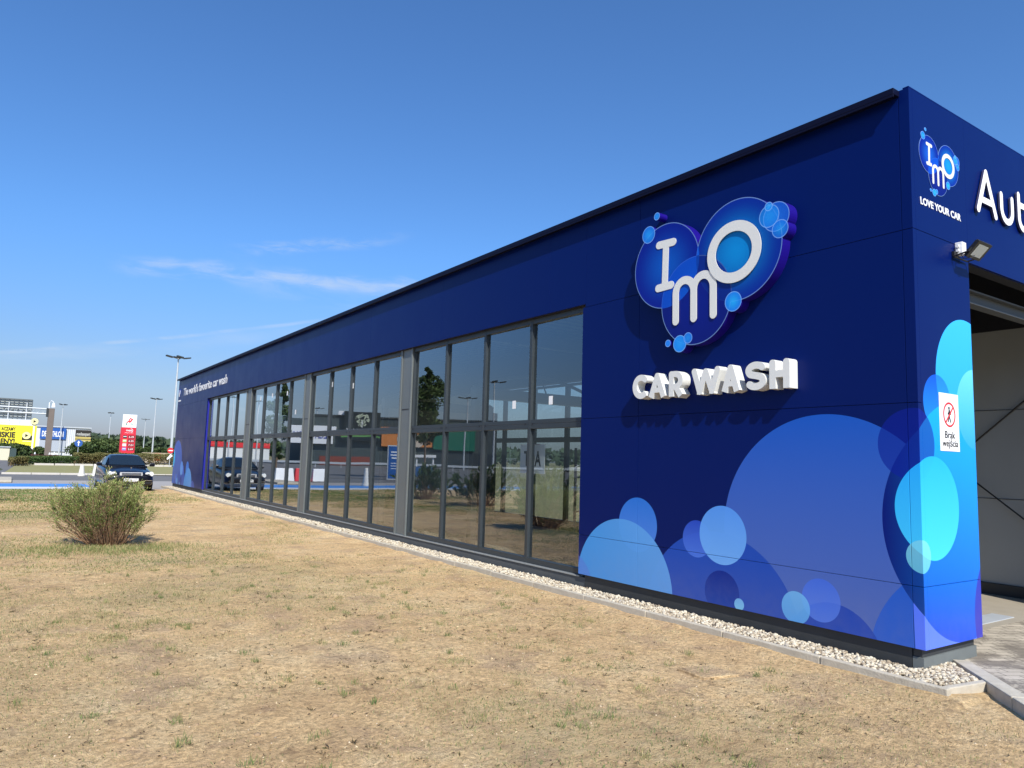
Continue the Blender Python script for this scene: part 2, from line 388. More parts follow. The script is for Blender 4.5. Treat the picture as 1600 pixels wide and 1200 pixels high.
M_far = mat('dry_field', (.30, .26, .15), .95, spec=.1); g, b = parts_of(M_far)
t = g.n('ShaderNodeTexCoord'); n1 = g.noise(t.outputs['Object'], .05, 6); n2 = g.noise(t.outputs['Object'], 1.5, 6)
g.l(g.mix(g.math('MULTIPLY_ADD', n2, .4, g.math('MULTIPLY_ADD', n1, 1.2, -.3)), (.20, .19, .085), (.42, .35, .21)), b.inputs['Base Color'])
gm = MB().quad((-3000, -3000, -.06), (3000, -3000, -.06), (3000, 3000, -.06), (-3000, 3000, -.06)).build('ground', M_far); gm['kind'] = 'structure'
def asph(name, c, sc=30):
    m = mat(name, c, .85, spec=.3, bump=.3, bscale=120); g, b = parts_of(m); t = g.n('ShaderNodeTexCoord')
    n1 = g.noise(t.outputs['Object'], .5, 5); n2 = g.noise(t.outputs['Object'], sc, 4)
    g.l(g.mix(g.math('MULTIPLY_ADD', n2, .4, g.math('MULTIPLY', n1, .6)), tuple(x*.75 for x in c), tuple(min(1, x*1.25) for x in c)), b.inputs['Base Color']); return m
M_asph = asph('asphalt', (.155, .15, .145)); M_asph2 = asph('worn_concrete', (.34, .32, .30)); M_grassfar = asph('yellow_green_grass', (.27, .25, .10), 6)
def sheet(name, poly, z, material, kind='structure', label=None):
    o = MB().quad(*[(x, y, z) for x, y in poly]).build(name, material); o['kind'] = kind; return o
sheet('asphalt_yard', [(-60, 31.1), (14, 31.1), (14, 50.2), (-60, 50.2)], -.012, M_asph)
sheet('concrete_yard', [(-60, 31.1), (10, 31.1), (10, 36.0), (2, 40.5), (-60, 41.0)], -.006, M_asph2)
sheet('asphalt_road', [(-32, -60), (-20, -60), (-20, 31.1), (-32, 31.1)], -.03, M_asph)
sheet('grass_verge', [(-6.3, 50.4), (14, 49.6), (20, 84), (-5.6, 75)], .05, M_grassfar)
sheet('asphalt_road', [(-60, 50.4), (-6.4, 50.4), (-5.2, 76), (-3.5, 100), (40, 112), (40, 128), (-60, 128)], .0, M_asph)
sheet('paved_verge', [(-7.0, 106), (6, 108), (6, 140), (-7.0, 140)], .06, M_asph2)
sheet('parking_lot', [(-120, 60), (-14, 60), (-8, 150), (-120, 190)], .02, M_asph)
ps = sheet('painted_white_line', [(-40, 31.35), (-2.6, 31.35), (-2.6, 33.2), (-40, 33.2)], -.001, mat('line_paint', (.62, .62, .60), .6, var=.15, vscale=8))
ps = sheet('painted_blue_strip', [(-40, 33.25), (-3.1, 33.25), (-3.1, 36.3), (-40, 36.3)], -.001, mat('blue_line_paint', (.06, .24, .62), .6, var=.18, vscale=5))
k = MB().box(-7.4, -5.9, 37.3, 42.2, 0, .1).build('traffic_island', M_conc, bevel=.02); k['kind'] = 'structure'
k = MB()
for i in range(14): k.box(-6.4+i*1.5, -6.4+i*1.5+1.47, 50.15, 50.40, -.02, .10)
k = k.build('kerb', M_concl); k['kind'] = 'structure'
k = MB()
for i in range(11): k.box(-4.2+i*1.6, -4.2+i*1.6+1.5, 76.0+.45*i, 76.3+.45*i, -.0, .22)
k = k.build('kerb', M_concl); k['kind'] = 'structure'
k = MB()
for i in range(60): k.box(-20.25, -20.0, -50+i*1.35, -50+i*1.35+1.33, -.05, .08)
k = k.build('kerb', M_concl); k['kind'] = 'structure'

# gravel bed, concrete edging and paving at the corner
k = MB()
y = -.34
L = [1.0]*34
for i, l in enumerate(L):
    j = random.uniform(-.003, .003); w0 = -.396+j
    y1 = min(y+l, WL+.2)
    if y1 <= y: break
    k.box(w0, w0+.058, y+.004, y1-.004, -.15, .078+random.uniform(-.004, .004)); y += l
k.obox((-.115, -.332, -.038), (.987, -.16, 0), (.16, .987, 0), (0, 0, 1), .255, .028, .112)
k = k.build('concrete_edging', M_conc, bevel=.007); k['kind'] = 'structure'
bed = MB().quad((-.34, -.29, .02), (.10, -.36, .02), (.50, .06, .02), (-.02, .06, .02), (-.02, WL+.2, .02), (-.34, WL+.2, .02)).build('gravel_bed', mat('gravel_shadow', (.16, .13, .10), .9)); bed['kind'] = 'structure'
def pebbles(name, n, area, rmin, rmax, zc, seed, sub, material):
    import bmesh
    bm = bmesh.new(); bmesh.ops.create_icosphere(bm, subdivisions=sub, radius=1); P = np.array([v.co[:] for v in bm.verts]); F = np.array([[v.index for v in f.verts] for f in bm.faces]); bm.free()
    r = np.random.default_rng(seed); C = area(r, n); n = len(C)
    s = (rmin+(rmax-rmin)*r.random(n)**1.6)[:, None]*(.75+.5*r.random((n, 3)))*np.array([1, 1, .72])
    D = P[None]*(1+.28*(r.random((n, len(P), 1))-.5)); D = D*s[:, None, :]
    a = r.random(n)*6.283; ca, sa = np.cos(a)[:, None], np.sin(a)[:, None]; t = (r.random(n)-.5)*1.2; ct, st = np.cos(t)[:, None], np.sin(t)[:, None]
    X, Y, Z = D[..., 0], D[..., 1], D[..., 2]; X, Z = X*ct-Z*st, X*st+Z*ct; X, Y = X*ca-Y*sa, X*sa+Y*ca
    V = np.stack([X, Y, Z], -1)+C[:, None, :]; FF = (F[None]+(np.arange(n)*len(P))[:, None, None]).reshape(-1, 3)
    o = npmesh(name, V.reshape(-1, 3), FF, material)
    a = o.data.attributes.new('tone', 'FLOAT', 'POINT'); a.data.foreach_set('value', np.repeat(r.random(n), len(P)).astype(np.float32)); return o
M_peb = mat('white_pebbles', (.6, .55, .45), .8, spec=.3); g, b = parts_of(M_peb); at = g.n('ShaderNodeAttribute', attribute_name='tone')
g.l(g.ramp(at.outputs['Fac'], [(0, (.16, .12, .085)), (.18, (.36, .29, .20)), (.5, (.56, .48, .35)), (.82, (.66, .60, .47)), (1, (.34, .30, .25))]), b.inputs['Base Color'])
def a_near(r, n):
    x = -.325+r.random(n)*.37; y = -.27+r.random(n)*9.3; k = (x < -.01) | (y < .02); x, y = x[k], y[k]
    z = .045+.028*r.random(len(x)); return np.stack([x, y, z], 1)
def a_corner(r, n):
    x = -.0+r.random(n)*.47; y = -.34+r.random(n)*.40; k = (x < .43+.978*y) & (y > -.30-.16*x); x, y = x[k], y[k]; n = len(x); return np.stack([x, y, .045+.026*r.random(n)], 1)
def a_far(r, n):
    x = -.325+r.random(n)*.31; y = 9+r.random(n)*(WL-9); return np.stack([x, y, .05+.03*r.random(n)], 1)
for o in (pebbles('gravel', 17500, a_near, .006, .0185, 0, 5, 2, M_peb), pebbles('gravel', 2600, a_corner, .006, .0185, 0, 6, 2, M_peb), pebbles('gravel', 15000, a_far, .010, .024, 0, 7, 1, M_peb)):
    o['kind'] = 'stuff'
pav = mat('paving_blocks', (.34, .31, .27), .8, spec=.3, bump=.3, bscale=60); g, b = parts_of(pav); t = g.n('ShaderNodeTexCoord')
mp = g.n('ShaderNodeMapping'); g.l(t.outputs['Object'], mp.inputs[0]); mp.inputs['Rotation'].default_value = (0, 0, R(28))
br = g.n('ShaderNodeTexBrick'); g.l(mp.outputs[0], br.inputs['Vector']); br.inputs['Scale'].default_value = 1; br.inputs['Brick Width'].default_value = .2; br.inputs['Row Height'].default_value = .1; br.inputs['Mortar Size'].default_value = .004
br.inputs['Color1'].default_value = (.52, .45, .345, 1); br.inputs['Color2'].default_value = (.42, .365, .275, 1); br.inputs['Mortar'].default_value = (.10, .09, .075, 1)
st = g.sm(g.noise(t.outputs['Object'], 1.9, 7, .7, .8), .47, .60); g.l(g.mix(g.math('MULTIPLY', st, .7), br.outputs[0], (.12, .10, .08)), b.inputs['Base Color'])
kk = MB().quad((.62, .50, .058), (.62, .02, .058), (-2.65, -3.30, .058), (12, -3.30, .058), (12, .50, .058)).build('paving', pav); kk['kind'] = 'structure'
k = MB(); dr = Vector((-.707, -.707, 0)); nr = Vector((.707, -.707, 0))
for i in range(5):
    c = Vector((.555, .0, 0))+dr*(i*1.0+.5); k.obox((c.x, c.y, .0), dr, nr, (0, 0, 1), .496, .062, .085)
k = k.build('kerb', M_conc, bevel=.008); k['kind'] = 'structure'
bx = MB().box(.62, 5.0, .5, WL, -.05, .056).build('wash_floor', asph('wet_floor', (.34, .30, .235), 4)); bx['kind'] = 'structure'

# ================================================================== BUILDING
BL = empty('car_wash', (0, 0, 0), label='long low dark navy car wash with glazed side and blue bubble graphics at its corner', cat='car wash')
BX = 5.0; ZT = 4.872; Z1 = 3.638; Z2 = 2.177; Z3 = .705; ZB = .22; YS = .0895; G = .0022
Y1 = 4.247; Y2 = 26.5; ZW = 3.681
def panel(x0, x1, y0, y1, z0, z1, mt): return MB().box(x0, x1, y0, y1, z0, z1).build('cladding_panel', mt, BL, bevel=.0015)
rows = [(ZB, Z3), (Z3, Z2), (Z2, Z1), (Z1, ZT)]
for z0, z1 in rows:                                       # near solid bay
    for y0, y1 in ((YS, 3.203), (3.203, Y1 if z0 < Z1 else 4.2)):
        e = Y1 if (y1 == Y1 and z0 < Z1) else y1
        panel(0, .03, y0+G, e-(G if e != Y1 else 0), z0+G*(z0 > ZB), z1-G*(z1 < ZT), M_print_near)
    panel(0, .055, 0.0, YS-G, z0+G*(z0 > ZB), z1-G*(z1 < ZT), M_print_near)        # return of corner panel
for z0, z1 in ((ZB, Z3), (Z3, Z1)):
    panel(.056, .9766, -.0, .03, z0+G*(z0 > ZB), z1-G, M_print_near)
panel(.056, .9766, 0, .03, Z1+G, ZT, M_print_near); 
MB().box(.9766, BX, 0.0, .03, 3.52, ZT).build('header_panel', M_navy, BL, bevel=.0015)
ye = [4.2, 4.985]+[4.985+3.1*i for i in range(1, 7)]+[Y2]
for a, b_ in zip(ye[:-1], ye[1:]): panel(0, .03, a+G*.6, b_-G*.6, ZW if a > 4.21 else ZW, ZT, M_navy)
for z0, z1 in rows:
    for y0, y1 in ((Y2, 29.32), (29.32, WL)):
        panel(0, .03, y0+G*(y0 > Y2), y1-G, (ZW if False else z0)+G*(z0 > ZB), z1-G*(z1 < ZT), M_print_far)
MB().box(.0, .97, WL-.001, WL+.03, ZB, ZT).build('end_cladding', M_navy, BL)
# backing walls
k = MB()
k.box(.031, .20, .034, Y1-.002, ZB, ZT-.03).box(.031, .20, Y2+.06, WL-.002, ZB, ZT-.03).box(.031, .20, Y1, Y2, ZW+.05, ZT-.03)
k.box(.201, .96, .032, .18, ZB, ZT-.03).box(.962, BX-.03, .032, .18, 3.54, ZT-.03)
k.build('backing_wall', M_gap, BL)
MB().box(.955, .975, .031, .30, ZB, 3.515).build('portal_jamb', M_print_near, BL)
k = MB().box(.02, 4.98, .185, WL, 4.45, 4.78).build('roof', mat('roof_membrane', (.3, .3, .3), .8), BL)
# ceiling deck, beams
k = MB()
for i in range(110): k.box(.21, 4.74, .3+i*.292, .3+i*.292+.15, 4.41, 4.447)
k.build('ceiling_deck', M_ceil, BL)
M_beam = mat('beam_grey', (.09, .095, .10), .5)
for i, yy in enumerate([.95, 4.3, 9.6, 15.2, 20.8, 26.3]):
    b1 = MB().box(.22, 4.74, yy-.08, yy+.08, 4.37, 4.405).box(.22, 4.74, yy-.008, yy+.008, 4.12, 4.37).box(.22, 4.74, yy-.08, yy+.08, 4.085, 4.12)
    b1.build('ceiling_beam', M_beam, BL)
b1 = MB().box(1.0, 4.7, .25, .36, 3.40, 3.415).box(1.0, 4.7, .31, .33, 3.29, 3.40).box(1.0, 4.7, .25, .36, 3.275, 3.29); b1.build('ceiling_beam', M_beam, BL)
# rear long wall (x = 4.75..5): solid near the portal, glazed beyond
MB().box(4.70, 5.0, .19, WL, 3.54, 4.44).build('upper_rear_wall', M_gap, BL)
MB().box(4.75, 5.0, .19, 9.2, .2, 3.539).box(4.75, 5.0, 14.55, WL, .2, 3.5).build('rear_wall', M_inwall, BL)
k = MB()
for z in (1.30, 2.47): k.box(4.742, 4.7495, .2, 9.2, z-.003, z+.003)
k.build('wall_joint', M_gap, BL)
MB().box(4.70, 5.02, .19, WL, .0, .197).build('rear_plinth', M_plinth, BL)
MB().tube([(4.69, .2, 3.25), (4.69, 3.2, .63)], .011, 6).build('wall_brace', M_black, BL); MB().tube([(4.67, .2, .38), (4.67, 3.2, 2.83)], .011, 6).build('wall_brace', M_black, BL)
MB().box(4.70, 4.76, .75, .87, .95, 1.10).build('wall_socket', M_plinth2, BL)
MB().box(1.9, 3.2, .62, .84, .050, .064).build('drain_cover', M_galv, BL)
for z0, z1 in ((ZB, Z3), (Z3, 3.519)): MB().box(4.02, BX, .0, .03, z0+G*(z0 > ZB), z1-G).build('cladding_panel', M_navy, BL, bevel=.0015)
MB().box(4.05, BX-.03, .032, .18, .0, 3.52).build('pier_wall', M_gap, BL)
MB().box(.2, 4.98, WL-.03, WL-.005, .2, 2.0).build('exit_door', M_inwall, BL)
yy = 9.25
for i in range(13):
    y0 = 9.2+i*1.33; y1 = y0+1.33
    if y1 > 14.7: break
    fr = MB().box(4.80, 4.87, y0, y0+.07, .2, 3.5).box(4.80, 4.87, y1-.06, y1-.001, .2, 3.5).box(4.80, 4.87, y0+.07, y1-.06, 3.44, 3.5).box(4.80, 4.87, y0+.07, y1-.06, 2.10, 2.22).box(4.80, 4.87, y0+.07, y1-.06, .2, .27)
    w = fr.build('rear_window', M_anth, BL)
    npmesh('glass_pane', [(4.83, y0+.06, .25), (4.83, y1-.05, .25), (4.83, y1-.05, 3.46), (4.83, y0+.06, 3.46)], [(0, 1, 2, 3)], M_glass2, w)

# coping and plinth
MB().box(-.098, .04, YS-.01, WL+.06, 4.815, 4.87).box(-.098, -.085, YS-.01, WL+.06, 4.79, 4.814).build('coping', M_coping, BL, bevel=.003)
MB().box(-.0, 5.0, -.0, .05, ZT+.001, ZT+.012).build('header_cap', M_navy, BL)
for y0, y1 in ((.125, Y1-.09), (Y2, WL)): MB().box(.035, .11, y0, y1, .0, ZB-.005).build('plinth', M_plinth, BL)
MB().box(.035, .93, .034, .12, 0, .15).build('plinth_end', M_plinth2, BL)
MB().box(.045, .92, .050, .12, .1505, ZB-.003).build('plinth_recess', M_plinth, BL)
# glazed facade
GX = .12                                                   # glass plane behind cladding face
k = MB().box(.045, .20, Y1-.09, Y2, .0, .175).build('glazing_plinth', mat('sill_face', (.085, .092, .095), .5, var=.15), BL)
MB().box(.030, .10, Y1+.02, Y2, .176, .190).build('sill_flashing', M_sill, BL)
MB().box(.034, .2, Y1-.02, Y2, ZW-.004, ZW+.02).build('glazing_head', M_gap, BL)
MB().box(.034, .11, Y2-.002, Y2+.05, ZB, ZW).build('end_reveal', M_steelblue, BL)
cols = [(9.267, 9.759), (14.917, 15.406), (20.409, 21.02)]
edges = [Y1]+[c for ab in cols for c in ab]+[Y2-.05]
bays = [(edges[2*i], edges[2*i+1]) for i in range(4)]
for a, b_ in cols:
    q = MB().box(.066, .22, a+.01, b_-.01, .191, ZW-.006).box(.045, .0659, a+.005, a+.06, .191, ZW-.006).box(.045, .0659, b_-.06, b_-.005, .191, ZW-.006)
    q = q.build('column', M_col, BL, bevel=.003)
    MB().box(.058, .0655, a+.10, b_-.10, Z2+.35, Z2+.36).build('column_joint', M_gap, q)
zm = 2.177
for bi, (a, b_) in enumerate(bays):
    pw = (b_-a)/4
    for i in range(4):
        y0 = a+i*pw; y1 = y0+pw
        for (z0, z1) in ((.192, zm-.03), (zm-.029, ZW-.006)):
            f = .032
            fr = MB().box(.075, .165, y0+.001, y0+f, z0, z1).box(.075, .165, y1-f, y1-.001, z0, z1).box(.078, .162, y0+f, y1-f, z0, z0+(.075 if z0 < 1 else .06)).box(.078, .162, y0+f, y1-f, z1-.07, z1)
            w = fr.build('window', M_anth, BL, bevel=.003)
            # slightly out of true, as real panes are
            ex = random.uniform(-.0012, .0012); ey = random.uniform(-.0012, .0012)
            zz0, zz1 = z0+.06, z1-.06; yy0, yy1 = y0+f-.006, y1-f+.006
            V = [(GX+ex, yy0, zz0), (GX-ex, yy1, zz0), (GX-ex+ey, yy1, zz1), (GX+ex+ey, yy0, zz1)]
            pane = npmesh('glass_pane', V, [(0, 3, 2, 1)], M_glass, w)
        # screw caps on the transom
        for yc in (y0+.09, y1-.09): MB().box(.070, .0745, yc-.01, yc+.01, zm-.04, zm-.02).build('screw_cap', M_gap, BL)
# white paper labels on panes
def lab(y, z, w=.085, h=.12): 
    o = MB().box(GX-.006, GX-.004, y-w/2, y+w/2, z-h/2, z+h/2).build('paper_label', M_white2); return o
LBL = ['white paper label in the middle of the pane beside the corner bay', 'white paper label on the pane third from the solid corner bay',
       'white paper label high on a pane right of the middle column', 'white paper label high on the pane with the lamp reflection',
       'white paper label low on the last pane before the middle column', 'white paper label on a pane beside the reflected poplar', 'white paper label high on the pane left of the reflected poplar', 'white paper label on the first pane after the far column']
for (y, z), l in zip([(5.05, 2.47), (5.95, 2.45), (12.3, 3.18), (13.6, 3.30), (16.2, 2.75), (17.0, 3.30), (18.4, 3.32), (19.6, 3.30)], LBL): setp(lab(y, z), l, 'label', 'paper labels on the window panes')

# machinery inside the wash hall
M_mach = mat('wash_machine_steel', (.10, .11, .12), .4, metal=.4); M_brush = mat('brush_foam', (.05, .06, .09), .9)
for n, (yy, lb) in enumerate(((8.6, 'grey wash gantry with brush inside the hall, nearer one'), (12.6, 'grey wash gantry with brush inside the hall, farther one'))):
    G_ = empty('wash_gantry', (2.5, yy, .02), label=lb, cat='wash gantry', group='wash gantries behind the glass')
    MB().box(-1.5, -1.38, -.08, .08, 0, 2.75).build('post', M_mach, G_, bevel=.01); MB().box(1.38, 1.5, -.08, .08, 0, 2.75).build('post', M_mach, G_, bevel=.01)
    MB().box(-1.5, 1.5, -.1, .1, 2.75, 2.95).build('crossbeam', M_mach, G_, bevel=.01)
    MB().tube([(-1.5+3*i/16, 0, 2.95+.32*math.sin(math.pi*i/16)) for i in range(17)], .035, 8).build('supply_pipe', M_mach, G_)
    MB().tube([(-1.0, .3, .4), (-1.0, .3, 2.5)], .22, 14).build('brush', M_brush, G_)
    MB().tube([(1.1, .1, .2), (1.1, .1, 1.9)], .03, 6).tube([(1.3, .1, .2), (1.3, .1, 1.9)], .03, 6).tube([(1.1, .1, .6), (1.3, .1, .6)], .02, 6).tube([(1.1, .1, 1.3), (1.3, .1, 1.3)], .02, 6).build('side_frame', M_mach, G_)
    if n == 0: MB().tube([(-.6+.9*i/12, .1, 3.9-.95*(i/12)**2) for i in range(13)], .014, 6).build('hose', M_black, G_)
po = empty('hanging_notice', (.24, 5.62, 1.86), label='white notice with dark letters hanging inside behind the nearest lower pane', cat='notice')
MB().box(-.005, .005, -.30, .30, -.42, 0).build('sheet', M_white2, po)
text_mesh('lettering', 'ACT', M_black, po, (-.012, -.22, -.31), (0, 1, 0), (0, 0, 1), .22, .42, .002, .02)
setp(MB().box(2.2, 2.215, 8.1, 8.5, 1.5, 1.95).build('red_notice', mat('faded_red', (.45, .12, .12), .6)), 'faded red notice hanging inside the wash hall', 'notice')

# ================================================================== LOGO
lc = [  # u, v, r, centre colour, rim colour, alpha
 (-2.663, 3.851, .487, (.003, .085, .46), (.002, .010, .24), .96, 'r'),
 (-1.685, 3.812, .532, (.003, .24, .62), (.002, .022, .28), .96, 'r'),
 (-2.236, 3.382, .485, (.002, .008, .20), (.002, .006, .15), .90, 'r'),
 (-2.236, 3.382, .485, (.003, .10, .60), (.003, .075, .55), .85, 'r', (-2.663, 3.851, .487)),
 (-1.685, 3.812, .532, (.004, .18, .70), (.004, .11, .66), .8, 'r', (-2.663, 3.851, .487)),
 (-1.685, 3.812, .532, (.002, .05, .34), (.002, .02, .22), .7, 'r', (-2.236, 3.382, .485)),
 (-2.804, 4.462, .046, (.02, .30, .85), (.02, .20, .70), .9, 'r'),
 (-2.933, 4.274, .102, (.02, .34, .90), (.015, .20, .75), .8, 'r'),
 (-1.221, 4.034, .148, (.015, .20, .80), (.012, .14, .70), .62, 'r'),
 (-1.300, 4.060, .115, (.02, .36, .92), (.015, .26, .85), .55, 'r'),
 (-1.178, 3.902, .092, (.02, .36, .92), (.015, .20, .80), .6, 'r'),
 (-1.304, 4.158, .046, (.03, .40, .92), (.02, .26, .85), .7, 'r'),
 (-1.733, 3.283, .104, (.02, .42, .94), (.015, .24, .85), .82, 'r'),
 (-2.448, 2.933, .094, (.02, .32, .90), (.015, .26, .85), .9, 'r'),
 (-2.331, 2.982, .061, (.02, .30, .88), (.015, .20, .80), .8, 'r'),
 (-2.621, 2.957, .041, (.02, .25, .85), (.015, .20, .80), .9, 'r')]
def glyph_I(w=.085): return stroke([(-2.765, 4.108), (-2.545, 4.098)], .088)+stroke([(-2.655, 4.10), (-2.672, 3.60)], .088, False, False)+stroke([(-2.772, 3.607), (-2.575, 3.612)], .088)
def glyph_m():
    w = .088
    return (stroke([(-2.50, 3.185), (-2.50, 3.49)]+arc(-2.372, 3.49, .128, .135, 180, 0)+[(-2.244, 3.185)], w) +
            stroke([(-2.244, 3.185), (-2.244, 3.49)]+arc(-2.112, 3.49, .132, .145, 180, 0)+[(-1.980, 3.185)], w))
def glyph_O(): return stroke(arc(-1.715, 3.793, .282, .268, 0, 360, 48)[:-1]+[arc(-1.715, 3.793, .282, .268, 0, 360, 48)[0]], .108)
mapF = lambda u, v, d: (-d, -u, v)                        # facade plane: u = -y, depth outwards = -x
LG = empty('wall_sign', (0, 2.15, 2.9), label='large round-bubbled blue company emblem standing off the navy side wall', cat='wall sign')
def inv(o, e): o.matrix_parent_inverse = Matrix.Translation(-Vector(e.location)); return o
M_logo = print_mat('emblem_print', (.004, .02, .3), lc, rings=.0045, rough=.30, spec=.22, plane='side', dirt=False)
M_logoside = mat('emblem_side', (.012, .004, .22), .35)
inv(extrude2d([circ(c[0], c[1], c[2], 96 if c[2] > .3 else 40) for c in lc if len(c) == 7], mapF, .002, .128, 'bubble_panel', M_logo, LG, M_logoside), LG)
inv(extrude2d(glyph_I(), mapF, .129, .134, 'letter', M_white, LG), LG); inv(extrude2d(glyph_m(), mapF, .1345, .140, 'letter', M_white, LG), LG); inv(extrude2d(glyph_O(), mapF, .1405, .147, 'letter', M_white, LG), LG)

# CAR WASH channel letters
CW = empty('letter_sign', (0, 2.13, 2.36), label='thick white CAR WASH letters standing off the navy wall under the emblem', cat='letter sign')
zb, zt, w = 2.360, 2.640, .069; h2 = w/2
def gC(l, r): cu, cv = (l+r)/2+.012, (zb+zt)/2; return stroke(arc(cu, cv, (r-l)/2-h2+.012, (zt-zb)/2-h2, 48, 312), w, True, False)
def gA(l, r):
    cx = (l+r)/2; return stroke([(l+h2*1.05, zb+.005), (cx, zt-h2)], w, False)+stroke([(cx, zt-h2), (r-h2*1.05, zb+.005)], w, True, False)+stroke([(l+.08, zb+.085), (r-.08, zb+.085)], .055, False, False)
def gR(l, r):
    x = l+h2; br_ = .076
    return stroke([(x, zb), (x, zt-h2)], w, False)+stroke([(x, zt-h2), (r-br_-h2, zt-h2)]+arc(r-br_-h2, zt-h2-br_*.93, br_, br_*.93, 90, -90)+[(x, zt-h2-2*br_*.93)], w*.95)+stroke([(x+.075, zt-.19), (r-h2*.9, zb+.002)], w, True, False)
def gW(l, r):
    cx = (l+r)/2; a, c = l+h2, r-h2; q = (cx-a)*.47
    return stroke([(a, zt-h2), (a+q, zb+.03), (cx, zt-h2-.01)], w)+stroke([(cx, zt-h2-.01), (c-q, zb+.03), (c, zt-h2)], w)+[[(a+q-.035, zb), (a+q+.035, zb), (a+q+.03, zb+.05), (a+q-.03, zb+.05)], [(c-q-.035, zb), (c-q+.035, zb), (c-q+.03, zb+.05), (c-q-.03, zb+.05)]]
def gS(l, r):
    cx = (l+r)/2; rx = (r-l)/2-h2; cv = (zb+zt)/2; ry = (zt-zb)/4-h2/2
    return stroke(arc(cx+.005, cv+ry, rx, ry, 35, 225)+arc(cx, cv-ry, rx, ry, 70, -145), w, True, True)
def gH(l, r): return stroke([(l+h2, zb), (l+h2, zt-h2)], w, False)+stroke([(r-h2, zb), (r-h2, zt-h2)], w, False)+stroke([(l+h2, (zb+zt)/2), (r-h2, (zb+zt)/2)], w*.95, False, False)
for fn, l, r in ((gC, -3.169, -2.925), (gA, -2.914, -2.649), (gR, -2.602, -2.400), (gW, -2.275, -1.900), (gA, -1.883, -1.655), (gS, -1.592, -1.350), (gH, -1.312, -1.093)):
    inv(extrude2d(fn(l, r), mapF, .004, .130, 'letter', M_white, CW), CW)
# far tagline
TG = empty('wall_lettering', (-.001, 27.5, 4.05), label="small white line reading The world's favourite car wash at the far end of the wall", cat='lettering')
inv(text_mesh('lettering', "The world's favourite car wash", M_white2, TG, (-.002, 31.40, 4.06), (0, -1, 0), (0, 0, 1), .33, 7.85, .006, .012), TG)
SLF = empty('wall_sign', (-.001, 32.2, 4.05), label='tiny bubble emblem with white letters beside the tagline at the far end', cat='wall sign')
lc2 = [(-32.32 + (c[0]+2.15)*.26, 4.22+(c[1]-3.65)*.30, c[2]*.28, *c[3:]) for c in lc[:3]]
inv(extrude2d([circ(c[0], c[1], c[2], 32) for c in lc2], mapF, .0, .006, 'bubble_panel', print_mat('emblem_print_far', (.004, .03, .3), lc2, plane='side', dirt=False), SLF), SLF)
for gl in (glyph_I(), glyph_m(), glyph_O()):
    inv(extrude2d([[(-32.32+(p[0]+2.15)*.26, 4.22+(p[1]-3.65)*.30) for p in q] for q in gl], mapF, .007, .011+.001, 'letter', M_white, SLF), SLF)
inv(text_mesh('lettering', 'LOVE YOUR CAR', M_white2, SLF, (-.002, 32.5, 3.85), (0, -1, 0), (0, 0, 1), .06, .6, .004, .03), SLF)

# ---- gable-side signs (front, y = 0)
mapG = lambda u, v, d: (u, -d, v)
k_ = .352; fu = lambda u: .138+(u+3.15)*k_; fv = lambda v: 4.529-(4.344-v)*k_
FS = empty('wall_sign', (.5, 0, 3.95), label='small flat bubble emblem above the words LOVE YOUR CAR on the sunlit end wall', cat='wall sign')
lc3 = [(fu(c[0]), fv(c[1]), c[2]*k_, tuple(min(1, x*1.15+.005) for x in c[3]), c[4], c[5], 'r', *[(fu(e[0]), fv(e[1]), e[2]*k_) for e in c[7:]]) for c in lc]
inv(extrude2d([circ(c[0], c[1], c[2], 48) for c in lc3 if len(c) == 7], mapG, .0, .004, 'bubble_panel', print_mat('emblem_print_front', (.004, .03, .3), lc3, rings=.002, plane='front', dirt=False), FS), FS)
for i, gl in enumerate((glyph_I(), glyph_m(), glyph_O())):
    inv(extrude2d([[(fu(p[0]), fv(p[1])) for p in q] for q in gl], mapG, .0045+.001*i, .0052+.001*i, 'letter', M_white, FS), FS)
inv(text_mesh('lettering', 'LOVE YOUR CAR', M_white2, FS, (.135, -.001, 3.877), (1, 0, 0), (0, 0, 1), .062, .72, .003, .03), FS)
AU = empty('letter_sign', (1.8, 0, 4.0), label='white rounded Auto letters on the sunlit end wall beside the small emblem', cat='letter sign')
w = .064
gl = [stroke([(1.155, 4.055), (1.335, 4.448), (1.515, 4.055)], w)+stroke([(1.225, 4.165), (1.445, 4.165)], .06, False, False),
      stroke([(1.650, 4.310), (1.650, 4.19)]+arc(1.770, 4.185, .120, .125, 180, 360)+[(1.890, 4.19), (1.890, 4.310)], w),
      stroke([(2.045, 4.400), (2.045, 4.17)]+arc(2.145, 4.17, .100, .108, 180, 275), w)+stroke([(2.045, 4.300), (2.175, 4.300)], w*.95),
      stroke(arc(2.415, 4.185, .125, .125, 0, 360, 40), w)]
M_lit = mat('white_letter_face', (.9, .9, .88), .4)
for q in gl: inv(extrude2d(q, mapG, .012, .03, 'letter', M_lit, AU, mat('letter_return', (.05, .05, .12), .5)), AU)

